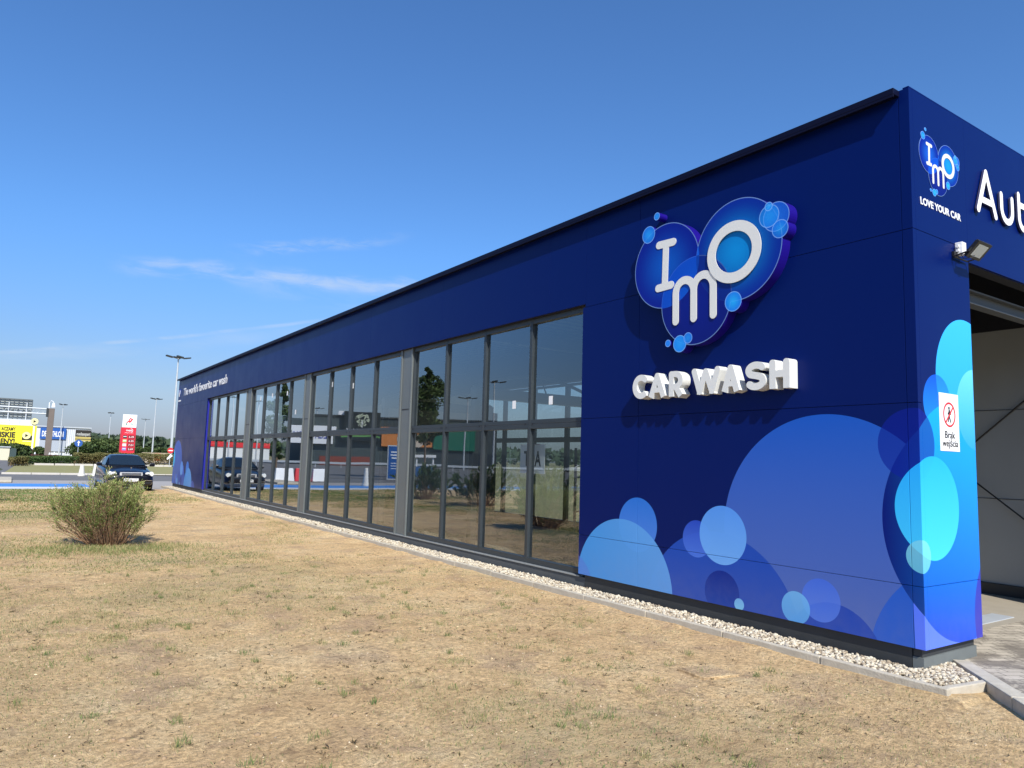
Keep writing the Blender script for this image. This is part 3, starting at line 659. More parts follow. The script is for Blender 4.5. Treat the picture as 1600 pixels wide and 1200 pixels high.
# no-entry notice "Brak wejscia"
NS = empty('notice_plate', (.508, 0, 1.795), label='white plate with red crossed-out walker reading Brak wejścia on the end wall', cat='notice')
inv(MB().box(.340, .676, -.004, -.0005, 1.795, 2.285).build('plate', mat('plate_white', (.82, .82, .82), .35), NS, bevel=.001), NS)
cx, cz, rr = .508, 2.105, .098
ring = []
a1 = arc(cx, cz, rr, rr, 0, 360, 48)
inv(extrude2d(stroke(a1, .016), mapG, .0045, .0058, 'ring', M_red, NS), NS)
inv(extrude2d(stroke([(cx-.068, cz-.068), (cx+.068, cz+.068)], .015, False, False), mapG, .0066, .0072, 'slash', M_red, NS), NS)
man = [circ(cx-.004, cz+.056, .0125, 20)]+stroke([(cx, cz+.032), (cx-.004, cz-.010)], .024)+stroke([(cx, cz+.032), (cx+.026, cz+.004)], .009)+stroke([(cx-.003, cz+.03), (cx-.026, cz+.004)], .009)+stroke([(cx-.004, cz-.012), (cx+.020, cz-.062)], .012)+stroke([(cx-.006, cz-.012), (cx-.024, cz-.060)], .012)
inv(extrude2d(man, mapG, .0045, .0062, 'walker', M_black, NS), NS)
inv(text_mesh('lettering', 'Brak', M_black, NS, (cx, -.005, 1.905), (1, 0, 0), (0, 0, 1), .062, .175, .0006, .005, 'CENTER'), NS)
inv(text_mesh('lettering', 'wejścia', M_black, NS, (cx, -.005, 1.835), (1, 0, 0), (0, 0, 1), .060, .27, .0006, .005, 'CENTER'), NS)

# junction box and floodlight
JB = empty('junction_box', (.76, -.001, 3.59), label='small white cable junction box on the end wall corner of the portal', cat='junction box')
MB().box(-.038, .038, -.065, -.0, -.055, .06).build('housing', M_white2, JB, bevel=.006); MB().tube([(-.038, -.03, .02), (-.065, -.03, .02)], .014, 8).tube([(-.038, -.03, -.02), (-.06, -.03, -.02)], .012, 8).build('cable_gland', M_white2, JB)
FL = empty('floodlight', (.78, -.001, 3.54), label='black square floodlight on a bracket above the portal corner', cat='floodlight')
ax = Vector((1, 0, 0)); ay = Vector((0, -.70, .714)); an = Vector((0, -.714, -.70)); c0 = Vector((.0, -.165, .015))
MB().obox(c0, ax, ay, an, .125, .082, .015).build('housing', M_black, FL, bevel=.005)
MB().obox(c0+an*.0165, ax, ay, an, .082, .055, .002).build('lens', mat('lamp_lens', (.55, .58, .55), .25, spec=.7), FL)
for i in range(7): MB().obox(c0-an*.024+ax*(-.09+i*.03), ax, ay, an, .003, .07, .010).build('cooling_fin', M_black, FL)
MB().tube([(-.13, -.02, -.03), (-.135, -.15, -.01), (-.12, -.165, .015)], .007, 6).build('bracket', M_black, FL)
MB().tube([(.13, -.02, -.03), (.135, -.15, -.01), (.12, -.165, .015)], .007, 6).build('bracket', M_black, FL)
MB().tube([(-.13, -.02, -.03), (.13, -.02, -.03)], .007, 6).build('bracket', M_black, FL)
MB().tube([(-.04, -.03, .03), (-.10, -.09, -.06), (-.05, -.14, -.05), (.0, -.155, .0)], .004, 6).build('cable', M_black, FL)
MB().obox((-.08, -.012, 0), (1, 0, 0), (0, 1, 0), (0, 0, 1), .04, .01, .02).build('wall_plate', M_black, FL)


# ================================================================== VEGETATION
def leaf_mat(name, stops, rough=.7, trans=.25):
    m = mat(name, (.1, .2, .05), rough, spec=.25); g, b = parts_of(m); at = g.n('ShaderNodeAttribute', attribute_name='tone')
    g.l(g.ramp(at.outputs['Fac'], stops), b.inputs['Base Color'])
    return m
def quads(C, D, W, ln, wd, tone, name, material, parent=None):
    """leaf blades: centre, long axis, side axis, length, width"""
    n = len(C); ln = np.asarray(ln)[:, None]; wd = np.asarray(wd)[:, None]
    V = np.stack([C-D*ln*.5, C+W*wd*.5, C+D*ln*.5, C-W*wd*.5], 1).reshape(-1, 3)
    F = np.arange(n*4).reshape(-1, 4); o = npmesh(name, V, F, material, parent)
    a = o.data.attributes.new('tone', 'FLOAT', 'POINT'); a.data.foreach_set('value', np.repeat(tone, 4).astype(np.float32)); return o
def unit(v): return v/np.linalg.norm(v, axis=-1, keepdims=True)
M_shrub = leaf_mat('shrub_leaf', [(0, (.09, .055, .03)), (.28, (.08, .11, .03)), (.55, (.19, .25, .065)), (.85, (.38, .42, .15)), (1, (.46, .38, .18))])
M_dkshrub = leaf_mat('dark_shrub_leaf', [(0, (.02, .04, .012)), (.5, (.05, .09, .025)), (1, (.13, .18, .055))])
M_twig = mat('shrub_twig', (.30, .19, .11), .8, var=.35, vscale=20)
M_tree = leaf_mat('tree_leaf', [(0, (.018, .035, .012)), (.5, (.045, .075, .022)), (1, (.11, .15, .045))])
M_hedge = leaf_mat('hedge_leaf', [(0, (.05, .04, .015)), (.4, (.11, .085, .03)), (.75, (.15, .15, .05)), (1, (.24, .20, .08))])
M_redhedge = leaf_mat('red_leaf', [(0, (.03, .015, .015)), (.6, (.09, .035, .03)), (1, (.15, .07, .05))])
M_bark = mat('bark', (.14, .10, .07), .9, bump=.5, var=.3)

def shrub(name, loc, rad, height, nst, nleaf, mt, seed, lab_, group=None, stemm=M_twig, lean=(0, 0), lsize=.045):
    r = np.random.default_rng(seed); E_ = empty(name, loc, label=lab_, cat='shrub', group=group)
    P = []; T = []; k = MB()
    for i in range(nst):
        a = r.random()*6.283; q = r.random()**.55; R0 = rad*q*(.8+.35*r.random()); h = height*(1-.30*q**2)*(.72+.33*r.random())*(1 if i % 3 else .35+.5*r.random())
        b0 = np.array([math.cos(a), math.sin(a), 0])*rad*.34*q; tip = np.array([math.cos(a)*R0+lean[0], math.sin(a)*R0+lean[1], h])
        mid = (b0+tip)/2+np.array([math.cos(a), math.sin(a), 0])*R0*.10*(r.random()-.2)+np.array([0, 0, h*.08])
        ts = np.linspace(0, 1, 7); pts = [(1-t)**2*b0+2*t*(1-t)*mid+t*t*tip+r.normal(size=3)*.012*(t > 0) for t in ts]
        rr0 = .0075*(.5+.9*r.random()) ; k.tube([tuple(p) for p in pts], [rr0*(1-.75*t) for t in ts], 4, cap=False)
        P.append(np.array(pts)); T.append(q)
        for j in range(3):                                # side twigs
            t = .35+.6*r.random(); s0 = (1-t)**2*b0+2*t*(1-t)*mid+t*t*tip; dv = r.normal(size=3)*.5+np.array([math.cos(a), math.sin(a), 1.1]); dv /= np.linalg.norm(dv)
            L_ = (.08+.12*r.random())*height; tw = np.array([s0, s0+dv*L_*.5, s0+dv*L_+np.array([0, 0, .02])]); k.tube([tuple(p) for p in tw], [.0028, .002, .001], 3, cap=False); P.append(np.concatenate([tw, tw, tw[-1:]])); T.append(q)
    k.build('stem', stemm, E_)
    P = np.array(P); n = len(P); si = r.integers(0, n, nleaf); tt = .38+.62*r.random(nleaf)**.75
    isw = (si % 4 != 0); tt = np.where(isw, r.random(nleaf), tt)
    f = tt*6; i0 = np.clip(f.astype(int), 0, 5); fr = (f-i0)[:, None]
    A = P[si, i0]*(1-fr)+P[si, i0+1]*fr
    sw = np.where(isw)[0]; f2 = r.random(len(sw))[:, None]; A[sw] = P[si[sw], 0]*(1-f2)+P[si[sw], 2]*f2
    dirn = unit(A*[1, 1, .9]+[0, 0, .25]+r.normal(size=(nleaf, 3))*.42); Wd = unit(np.cross(dirn, r.normal(size=(nleaf, 3))))
    C = A+r.normal(size=(nleaf, 3))*.018+dirn*lsize*.5
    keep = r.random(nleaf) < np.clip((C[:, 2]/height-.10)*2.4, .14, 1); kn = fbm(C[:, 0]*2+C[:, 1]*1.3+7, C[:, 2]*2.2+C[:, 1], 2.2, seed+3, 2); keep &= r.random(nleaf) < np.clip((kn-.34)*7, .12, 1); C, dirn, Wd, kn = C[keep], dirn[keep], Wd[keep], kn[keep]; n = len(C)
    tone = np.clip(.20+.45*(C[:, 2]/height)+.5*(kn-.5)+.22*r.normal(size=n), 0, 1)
    quads(C, dirn, Wd, lsize*(.6+.8*r.random(n)), lsize*.30*(.7+.6*r.random(n)), tone, 'foliage', mt, E_)
    return E_
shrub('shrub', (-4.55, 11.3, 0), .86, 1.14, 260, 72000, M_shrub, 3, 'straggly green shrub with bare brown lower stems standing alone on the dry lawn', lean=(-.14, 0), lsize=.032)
for i, (x, y, sc, lb) in enumerate([(-7.5, 23.2, 1.15, 'dark green shrub mirrored in the panes left of the middle grey column'), (-7.9, 19.4, 1.25, 'dark green shrub mirrored in the first pane right of the middle grey column'), (-8.2, 15.8, 1.2, 'dark green shrub mirrored in the second pane right of the middle column'), (-8.3, 11.6, 1.2, 'green shrub mirrored in the lower panes nearest the solid wall')]):
    shrub('shrub', (x, y, 0), 1.0*sc, 1.15*sc, 110, 24000, M_dkshrub, 20+i, lb, 'low shrubs in a row on the lawn', lsize=.085)

def tree(name, loc, H, trunk_h, rx, n, mt, seed, lab_, group=None, shape='round', ls=.28, cat='tree'):
    r = np.random.default_rng(seed); E_ = empty(name, loc, label=lab_, cat=cat, group=group)
    k = MB(); k.tube([(0, 0, 0), (r.normal()*.05, 0, trunk_h), (r.normal()*.1, r.normal()*.1, H*.8)], [.03*H**.9*.5, .022*H**.9*.5, .01], 8)
    cen = []
    nc = 16 if shape == 'round' else 22
    for i in range(nc):
        t = (i+.5)/nc; z = trunk_h+(H-trunk_h)*t
        if shape == 'round': env = rx*math.sqrt(max(.08, 1-(2*t-.9)**2))
        else: env = rx*(.55+.45*math.sin(math.pi*min(1, t*1.15)))*(1 if t < .8 else (1-t)*4+.2)
        a = r.random()*6.283; q = .25+.6*r.random(); c = (math.cos(a)*env*q, math.sin(a)*env*q, z); cen.append((c, env*(.38+.3*r.random())))
        k.tube([(0, 0, max(trunk_h*.7, z-rx*.7)), (c[0]*.5, c[1]*.5, z-rx*.2), c], [.012*H*.4, .008*H*.4, .004], 5)
    k.build('trunk', M_bark, E_)
    ci = r.integers(0, nc, n); cc = np.array([c[0] for c in cen])[ci]; cr = np.array([c[1] for c in cen])[ci][:, None]
    d = unit(r.normal(size=(n, 3))); C = cc+d*cr*(.45+.75*r.random((n, 1))**.6)*[1, 1, .85]; C[:, 2] = np.minimum(C[:, 2], H*(.97+.06*r.random(n)))
    D = unit(d+r.normal(size=(n, 3))*.8); Wd = unit(np.cross(D, r.normal(size=(n, 3))))
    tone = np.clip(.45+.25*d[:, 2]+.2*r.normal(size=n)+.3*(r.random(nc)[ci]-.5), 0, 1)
    quads(C, D, Wd, ls*(.6+.8*r.random(n)), ls*.55*(.7+.6*r.random(n)), tone, 'crown', mt, E_); return E_
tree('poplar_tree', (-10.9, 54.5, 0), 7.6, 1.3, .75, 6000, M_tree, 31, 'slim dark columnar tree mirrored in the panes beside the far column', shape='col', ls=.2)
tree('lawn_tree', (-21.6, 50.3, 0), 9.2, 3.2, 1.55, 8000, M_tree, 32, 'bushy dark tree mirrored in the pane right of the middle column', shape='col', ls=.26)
def at(az_deg, dist, z=0.0):
    a = R(az_deg); return (CAM.x+math.sin(a)*dist, CAM.y+math.cos(a)*dist, z)
def P(px, py, dist):
    """real-world point that the surveyed photo ray passes at this distance (used once, to survey far things)"""
    a, b_ = px-800, py-600; A = c_*a+s_*b_; B = -s_*a+c_*b_; d = fw*FPX+rt*A-up*B; t = dist/math.hypot(d.x, d.y); return CAM+d*t
def G0(px, dist):
    q = P(px, 700, dist); return (q.x, q.y, 0)
# far trees left to right behind the hedge
for i, (px, d, py_, rx, lb) in enumerate([
    (4, 110, 692, 1.6, 'dark low tree at the left edge in front of the yellow hoarding'), (22, 112, 692, 1.5, 'dark low tree in front of the yellow hoarding lettering'),
    (37, 114, 695, 1.3, 'small dark tree below the play symbol of the yellow hoarding'), (60, 116, 698, 1.2, 'small round grey-green tree between the yellow hoarding and the blue sports store sign'),
    (118, 150, 690, 2.5, 'dark round tree under the left part of the black roadside board'), (134, 152, 689, 2.8, 'dark round tree under the right part of the black roadside board'),
    (152, 150, 685, 3.4, 'taller tree left of the thin lamp mast beside the price totem'), (165, 156, 683, 3.6, 'tallest dark tree behind the thin lamp mast'),
    (181, 160, 687, 3.6, 'dark tree just left of the red and white price totem'), (219, 230, 697, 4.0, 'low dark tree just right of the price totem'),
    (232, 240, 698, 4.0, 'low dark tree beyond the lamp mast above the car roof'), (252, 120, 699, 2.0, 'low dark tree behind the hedge near the no entry sign')]):
    H = P(px, py_, d).z*.93; tree('far_tree', G0(px, d), H, H*.3, min(rx, H*.5), 1600, M_tree, 50+i, lb, ls=.42)
# woods on the horizon
r = np.random.default_rng(5); n = 16000
aa = np.concatenate([R(3)+R(14)*r.random(n//2), -R(55)*r.random(n//4)-R(2), R(20)+R(60)*r.random(n//4)]); dd = 380+120*r.random(n); hh = (6+4.5*fbm(aa*40, aa*0+3, 1.0, 77, 4))
C = np.stack([CAM.x+np.sin(aa)*dd, CAM.y+np.cos(aa)*dd, hh*r.random(n)**.6], 1); D = unit(r.normal(size=(n, 3))); Wd = unit(np.cross(D, r.normal(size=(n, 3))))
o = quads(C, D, Wd, np.full(n, 4.0), np.full(n, 3.0), np.clip(.25+.5*r.random(n), 0, 1), 'far_woods', leaf_mat('woods_leaf', [(0, (.035, .06, .035)), (1, (.08, .11, .06))])); o['kind'] = 'stuff'
def hedge(p0, p1, w, h, n, mt, lb, seed, group=None, ls=.16):
    r = np.random.default_rng(seed); p0 = np.array(p0); p1 = np.array(p1); d = p1-p0; L_ = np.linalg.norm(d); d /= L_; nn = np.array([-d[1], d[0]])
    E_ = empty('hedge', (p0[0], p0[1], 0), label=lb, cat='hedge', group=group)
    s = r.random(n)*L_; q = (r.random(n)-.5)*w; hh = h*(.86+.3*fbm(s, s*0+seed, .9, seed, 3)-.12); z = hh*r.random(n)**.5
    C = np.stack([d[0]*s+nn[0]*q, d[1]*s+nn[1]*q, z], 1); D = unit(r.normal(size=(n, 3))+[0, 0, .5]); Wd = unit(np.cross(D, r.normal(size=(n, 3))))
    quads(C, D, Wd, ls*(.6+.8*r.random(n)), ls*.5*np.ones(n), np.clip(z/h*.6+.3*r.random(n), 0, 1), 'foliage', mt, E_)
    k = MB().tube([(0, 0, 0), (d[0]*.1, d[1]*.1, h*.7)], .02, 5).build('stem', M_twig, E_); return E_
def g2(px, py):
    a, b_ = px-800, py-600; A = c_*a+s_*b_; B = -s_*a+c_*b_; d = fw*FPX+rt*A-up*B; t = -1.6/d.z; q = CAM+d*t; return (q.x, q.y)
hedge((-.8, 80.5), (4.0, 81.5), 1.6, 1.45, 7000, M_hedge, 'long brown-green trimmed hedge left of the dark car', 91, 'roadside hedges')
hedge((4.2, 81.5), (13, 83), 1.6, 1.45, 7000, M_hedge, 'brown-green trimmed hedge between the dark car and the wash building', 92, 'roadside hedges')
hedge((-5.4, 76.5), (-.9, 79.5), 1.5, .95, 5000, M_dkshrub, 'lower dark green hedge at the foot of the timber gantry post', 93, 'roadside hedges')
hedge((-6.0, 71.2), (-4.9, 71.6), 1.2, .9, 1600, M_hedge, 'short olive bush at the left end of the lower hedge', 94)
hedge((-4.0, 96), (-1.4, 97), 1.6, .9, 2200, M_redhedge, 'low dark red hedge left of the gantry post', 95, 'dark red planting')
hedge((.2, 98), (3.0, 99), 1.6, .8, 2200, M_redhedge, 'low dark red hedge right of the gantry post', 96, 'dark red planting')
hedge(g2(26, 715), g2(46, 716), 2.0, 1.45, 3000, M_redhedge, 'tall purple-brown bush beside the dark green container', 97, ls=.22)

# ---- grass, straw and litter on the lawn
r = np.random.default_rng(99)
def blades(n, xr, yr, fgreen, hmin, hmax, wd, name, thr):
    x = xr[0]+(xr[1]-xr[0])*r.random(n); y = yr[0]+(yr[1]-yr[0])*r.random(n); gr = green(x, y); tuft = fbm(x, y, 4.5, 70, 3)
    k = (gr+.35*(tuft-.5)+.10*r.random(n)) > thr; x, y, gr = x[k], y[k], gr[k]; n = len(x)
    z = hgt(x, y); a = r.random(n)*6.283; t = .15+.75*r.random(n); L_ = hmin+(hmax-hmin)*r.random(n)**1.5
    D = np.stack([np.cos(a)*t, np.sin(a)*t, np.ones(n)], 1); D = unit(D); s = np.stack([-np.sin(a), np.cos(a), 0*a], 1)
    B = np.stack([x, y, z-.003], 1); Mi = B+D*L_[:, None]*.55; T = B+D*L_[:, None]+np.stack([np.cos(a), np.sin(a), -np.ones(n)*.6], 1)*L_[:, None]*.25
    w = (wd*(.6+.8*r.random(n)))[:, None]
    V = np.stack([B-s*w, B+s*w, Mi+s*w*.7, T, Mi-s*w*.7], 1).reshape(-1, 3); i = np.arange(n)*5
    F = np.stack([i, i+1, i+2, i+4], 1); F2 = np.stack([i+4, i+2, i+3, i+3], 1)
    me_F = np.concatenate([F]); o = npmesh(name, V, np.concatenate([F, np.stack([i+4, i+2, i+3, i+4], 1)]) if False else F, None, mats=[M_grass])
    tone = np.clip((gr-fgreen)*3.2+.30*r.normal(size=n)+.35, 0, 1)
    at_ = o.data.attributes.new('tone', 'FLOAT', 'POINT'); at_.data.foreach_set('value', np.repeat(tone, 5).astype(np.float32)); o['kind'] = 'stuff'; return o
M_grass = leaf_mat('grass_blade', [(0, (.46, .36, .20)), (.45, (.38, .31, .15)), (.62, (.20, .21, .075)), (1, (.09, .15, .04))], .8)
blades(90000, (-7.2, -.5), (-2.2, 9), .55, .012, .045, .0016, 'grass', .56)
blades(14000, (-7.2, -.5), (-2.2, 8), .55, .008, .022, .0014, 'grass', .30)
blades(70000, (-8.5, -.6), (8, 20), .55, .02, .055, .004, 'grass', .55)
blades(50000, (-10, -.6), (19, 31), .55, .03, .07, .008, 'grass', .50)
tx = np.concatenate([-6.9+6.0*r.random(46), -6.6+2.6*r.random(26)]); ty = np.concatenate([.2+8*r.random(46), 3.6+3.4*r.random(26)]); nb = 260
sg = np.repeat(.06+.20*r.random(len(tx)), nb); x = np.repeat(tx, nb)+r.normal(size=len(tx)*nb)*sg*1.3; y = np.repeat(ty, nb)+r.normal(size=len(tx)*nb)*sg
kp = (x < -.55) & (x > -7.5); x, y = x[kp], y[kp]; n = len(x); B = np.stack([x, y, hgt(x, y)-.003], 1); D = unit(np.stack([r.normal(size=n)*.6, r.normal(size=n)*.6, np.ones(n)], 1)); L_ = (.010+.034*r.random(n)**1.5)
W_ = unit(np.cross(D, r.normal(size=(n, 3)))); tn = np.repeat(r.random(len(tx)), nb)[kp]
o = quads(B+D*L_[:, None]*.5, D, W_, L_, .0034+0*L_, np.clip(.30+.50*tn+.22*r.normal(size=n), 0, 1), 'grass_tufts', M_grass); o['kind'] = 'stuff'
# dense little green tufts
tx = np.concatenate([-6.9+6.2*r.random(150), -5.6+2.0*r.random(40)]); ty = np.concatenate([-.6+9*r.random(150), 9.6+1.6*r.random(40)])
nb = 34; x = np.repeat(tx, nb)+r.normal(size=len(tx)*nb)*np.repeat(.012+.03*r.random(len(tx)), nb); y = np.repeat(ty, nb)+r.normal(size=len(tx)*nb)*np.repeat(.012+.03*r.random(len(tx)), nb)
kp = x < -.5; x, y = x[kp], y[kp]; n = len(x); B = np.stack([x, y, hgt(x, y)-.003], 1); D = unit(np.stack([r.normal(size=n)*.4, r.normal(size=n)*.4, np.ones(n)], 1)); L_ = (.015+.05*r.random(n))
W_ = unit(np.cross(D, r.normal(size=(n, 3)))); tn = np.repeat(r.random(len(tx)), nb)[kp]
o = quads(B+D*L_[:, None]*.5, D, W_, L_, .004+0*L_, np.clip(.55+.45*tn+.1*r.normal(size=n), 0, 1), 'grass_tufts', M_grass); o['kind'] = 'stuff'
# dead dark weed clumps
tx = np.concatenate([-6.9+6.2*r.random(620), np.repeat(-6.6+5.6*r.random(26), 16)+.16*r.normal(size=416)]); ty = np.concatenate([-1.5+9.5*r.random(620), np.repeat(-.8+7*r.random(26), 16)+.12*r.normal(size=416)]); nb = 9
x = np.repeat(tx, nb)+r.normal(size=len(tx)*nb)*.008; y = np.repeat(ty, nb)+r.normal(size=len(tx)*nb)*.008; sz = np.repeat(.4+.9*r.random(len(tx))**2, nb)
kp = (x < -.5) & (x > -7.4); x, y, sz = x[kp], y[kp], sz[kp]; n = len(x); B = np.stack([x, y, hgt(x, y)+.001], 1); D = unit(np.stack([r.normal(size=n), r.normal(size=n), .15+.9*r.random(n)], 1)); L_ = (.012+.022*r.random(n))*sz
W_ = unit(np.cross(D, r.normal(size=(n, 3))))
M_dead = leaf_mat('dead_weed', [(0, (.05, .035, .02)), (.6, (.10, .075, .035)), (1, (.13, .13, .05))], .9)
o = quads(B+D*L_[:, None]*.5, D, W_, L_, (.0030+.004*r.random(n))*sz, r.random(n), 'dead_weeds', M_dead); o['kind'] = 'stuff'
# fresh grass around the foot of the shrub
n = 5200; x = -4.6+.75*r.normal(size=n); y = 10.55+.35*r.normal(size=n); B = np.stack([x, y, hgt(x, y)], 1); D = unit(np.stack([r.normal(size=n)*.4, r.normal(size=n)*.4, np.ones(n)], 1)); L_ = .03+.06*r.random(n); W_ = unit(np.cross(D, r.normal(size=(n, 3))))
o = quads(B+D*L_[:, None]*.5, D, W_, L_, .007+0*L_, np.clip(.62+.25*r.normal(size=n), 0, 1), 'grass_tufts', M_grass); o['kind'] = 'stuff'
# dead leaves, twigs and small stones
n = 24000; x = -7+6.5*r.random(n); y = -2+11*r.random(n)**.9; B = np.stack([x, y, hgt(x, y)+.004], 1); D = unit(np.stack([r.normal(size=n), r.normal(size=n), .25*r.normal(size=n)], 1)); W_ = unit(np.cross(D, [0, 0, 1]+.5*r.normal(size=(n, 3))))
M_lit2 = leaf_mat('litter', [(0, (.02, .014, .01)), (.6, (.08, .05, .028)), (.72, (.30, .20, .10)), (1, (.80, .64, .38))], .9)
o = quads(B, D, W_, .007+.030*r.random(n)**3, .0026+.010*r.random(n)**4, r.random(n), 'leaf_litter', M_lit2); o['kind'] = 'stuff'
o = pebbles('loose_stones', 1500, lambda q, m: (lambda x, y: np.stack([x, y, hgt(x, y)+.001], 1))(-6.8+6.3*q.random(m), -2+10*q.random(m)), .002, .008, 0, 14, 1, mat('small_stones', (.55, .44, .30), .9, var=.35, vscale=8)); o['kind'] = 'stuff'
o = pebbles('clods', 1200, lambda q, m: (lambda x, y: np.stack([x, y, hgt(x, y)-.002], 1))(-6.8+6.3*q.random(m), -2+9*q.random(m)), .004, .022, 0, 15, 1, mat('dirt_clod', (.34, .235, .135), .95, var=.3, vscale=6)); o['kind'] = 'stuff'
# flat buried slab near the corner
q0 = g2(1055, 1046); q1 = g2(1150, 1050); 
sl = MB().add([(-2.95, .45, .012), (-2.62, .18, .018), (-2.10, .48, .010), (-2.42, .80, .004)], [(0, 1, 2, 3)])
cx, cy = g2(1105, 1052); ax_, ay_ = .22, .12
slv = []
for (u, v) in ((1058, 1047), (1100, 1062), (1155, 1057), (1110, 1041)): slv.append(g2(u, v))
sb = MB(); n = 4; sb.add([(x, y, .016) for x, y in slv]+[(x, y, -.05) for x, y in slv], [(0, 1, 2, 3), (0, 4, 5, 1), (1, 5, 6, 2), (2, 6, 7, 3), (3, 7, 4, 0)])
sb = sb.build('buried_slab', M_dirt, bevel=.006); setp(sb, 'sand coloured flat slab edge showing in the dirt near the gravel strip', 'slab')

# ================================================================== THE DARK CAR
M_carpaint = mat('dark_blue_paint', (.004, .0045, .009), .3, spec=.3, coat=.5)
M_chrome = mat('chrome', (.75, .76, .78), .15, metal=1)
M_head = mat('headlight_glass', (.74, .75, .72), .2, spec=.8, coat=1.0)
M_tyre = mat('tyre', (.015, .015, .016), .85); M_rim = mat('alloy', (.45, .46, .47), .3, metal=.8)
M_whitecar = mat('white_car_paint', (.72, .73, .74), .3, coat=.8); M_silver = mat('silver_car_paint', (.45, .47, .50), .3, metal=.5, coat=.8)
def car(loc, rz, paint, label, group=None):
    """saloon, nose along -y, origin on the ground at mid-length"""
    E_ = empty('parked_car', loc, rz, label=label, cat='car', group=group)
    # y, half width low, half width shoulder, z low, z shoulder, z top centre
    st = [(-2.22, .50, .56, .30, .56, .62), (-2.16, .72, .74, .22, .60, .72), (-1.98, .82, .82, .18, .66, .80), (-1.60, .85, .86, .18, .72, .88), (-1.0, .86, .865, .17, .82, .96), (-.75, .86, .87, .17, .86, 1.0),
          (0, .865, .875, .17, .92, 1.03), (.9, .865, .875, .17, .95, 1.05), (1.45, .86, .86, .18, .95, 1.06), (1.9, .83, .82, .22, .93, 1.03), (2.15, .76, .76, .30, .88, .98), (2.24, .55, .6, .36, .72, .90)]
    V = []; F = []; m = 9
    for (y, a, b2, z0, z1, z2) in st:
        half = [(0, z0), (a*.9, z0), (a, z0+.12), (b2+.01, (z0+z1)/2), (b2, z1-.06), (b2*.94, z1+.01), (b2*.72, z1+(z2-z1)*.6), (b2*.4, z2-.01), (0, z2)]
        V += [(x, y, z) for x, z in half]+[(-x, y, z) for x, z in half[1:-1][::-1]]
    n = 16
    for i in range(len(st)-1):
        for k2 in range(n): F.append((i*n+k2, i*n+(k2+1) % n, (i+1)*n+(k2+1) % n, (i+1)*n+k2))
    F.append(tuple(range(n))); F.append(tuple((len(st)-1)*n+k2 for k2 in range(n))[::-1])
    bo = MB().add(V, F).build('body', paint, E_, smooth=True); sd = bo.modifiers.new('s', 'SUBSURF'); sd.levels = sd.render_levels = 2
    # cabin
    cs = [(-.98, .74, .97, .70, .99), (-.20, .78, .98, .56, 1.385), (.35, .79, 1.0, .57, 1.43), (.95, .78, 1.0, .55, 1.37), (1.62, .72, 1.0, .60, 1.05)]
    V = []; F = []
    for (y, a, z0, b2, z1) in cs:
        half = [(0, z0-.04), (a, z0-.04), (a, z0+.01), (b2+.03, z1-.08), (b2-.04, z1-.012), (b2*.5, z1+.012), (0, z1+.018)]
        V += [(x, y, z) for x, z in half]+[(-x, y, z) for x, z in half[1:-1][::-1]]
    n = 12
    for i in range(len(cs)-1):
        for k2 in range(n): F.append((i*n+k2, i*n+(k2+1) % n, (i+1)*n+(k2+1) % n, (i+1)*n+k2))
    F.append(tuple(range(n))); F.append(tuple((len(cs)-1)*n+k2 for k2 in range(n))[::-1])
    MB().add(V, F).build('cabin', paint, E_, smooth=True, bevel=.02)
    MB().quad((-.66, -.985, 1.012), (.66, -.985, 1.012), (.52, -.235, 1.372), (-.52, -.235, 1.372)).build('windscreen', M_carglass, E_, loc=(0, -.012, .012))
    MB().quad((-.58, 1.60, 1.07), (.58, 1.60, 1.07), (.50, 1.02, 1.35), (-.50, 1.02, 1.35)).build('rear_window', M_carglass, E_, loc=(0, .012, .012))
    for s in (-1, 1):
        MB().quad((s*.765, -.78, 1.01), (s*.800, .30, 1.02), (s*.622, .30, 1.35), (s*.605, -.18, 1.315)).build('side_window', M_carglass, E_, loc=(s*.008, 0, 0))
        MB().quad((s*.800, .36, 1.02), (s*.775, 1.25, 1.03), (s*.630, .98, 1.30), (s*.622, .36, 1.35)).build('side_window', M_carglass, E_, loc=(s*.008, 0, 0))
        mir = MB().obox((s*.97, -.62, 1.03), (1, 0, 0), (0, 1, 0), (0, 0, 1), .10, .05, .065).build('mirror', paint, E_, bevel=.03)
        MB().obox((s*.86, -.62, .99), (1, 0, .2), (0, 1, 0), (0, 0, 1), .04, .02, .015).build('mirror_arm', M_black, mir)
        hl = [circ(s*.60, .665, .105, 24), circ(s*.735, .695, .090, 24)]
        o = extrude2d(hl, lambda u, v, d: (u, -2.02+abs(u)*.22-.10-d+.14*(v-.66), v), -.06, .10, 'headlight', M_head, E_)
        MB().disc((s*.62, -2.105, .655), (0, -1, 0), .05, .01, 20).build('lamp_bulb', M_chrome, o)
        MB().obox((s*.60, -2.17, .335), (1, 0, 0), (0, 1, 0), (0, 0, 1), .12, .03, .045).build('air_intake', M_black, E_, bevel=.01)
        MB().obox((s*.56, -2.205, .445), (1, s*-.1, 0), (0, 1, 0), (0, 0, 1), .20, .008, .008).build('bumper_trim', M_chrome, E_)
        MB().obox((s*.66, 2.18, .80), (1, 0, 0), (0, 1, 0), (0, 0, 1), .12, .03, .07).build('tail_light', M_red, E_, bevel=.01)
        for yy in (-1.38, 1.36):
            w_ = MB().tube([(s*.66, yy, .315), (s*.875, yy, .315)], .315, 28).build('wheel', M_tyre, E_, bevel=.02)
            MB().disc((s*.872, yy, .315), (s, 0, 0), .215, .012, 28).build('rim', M_rim, w_)
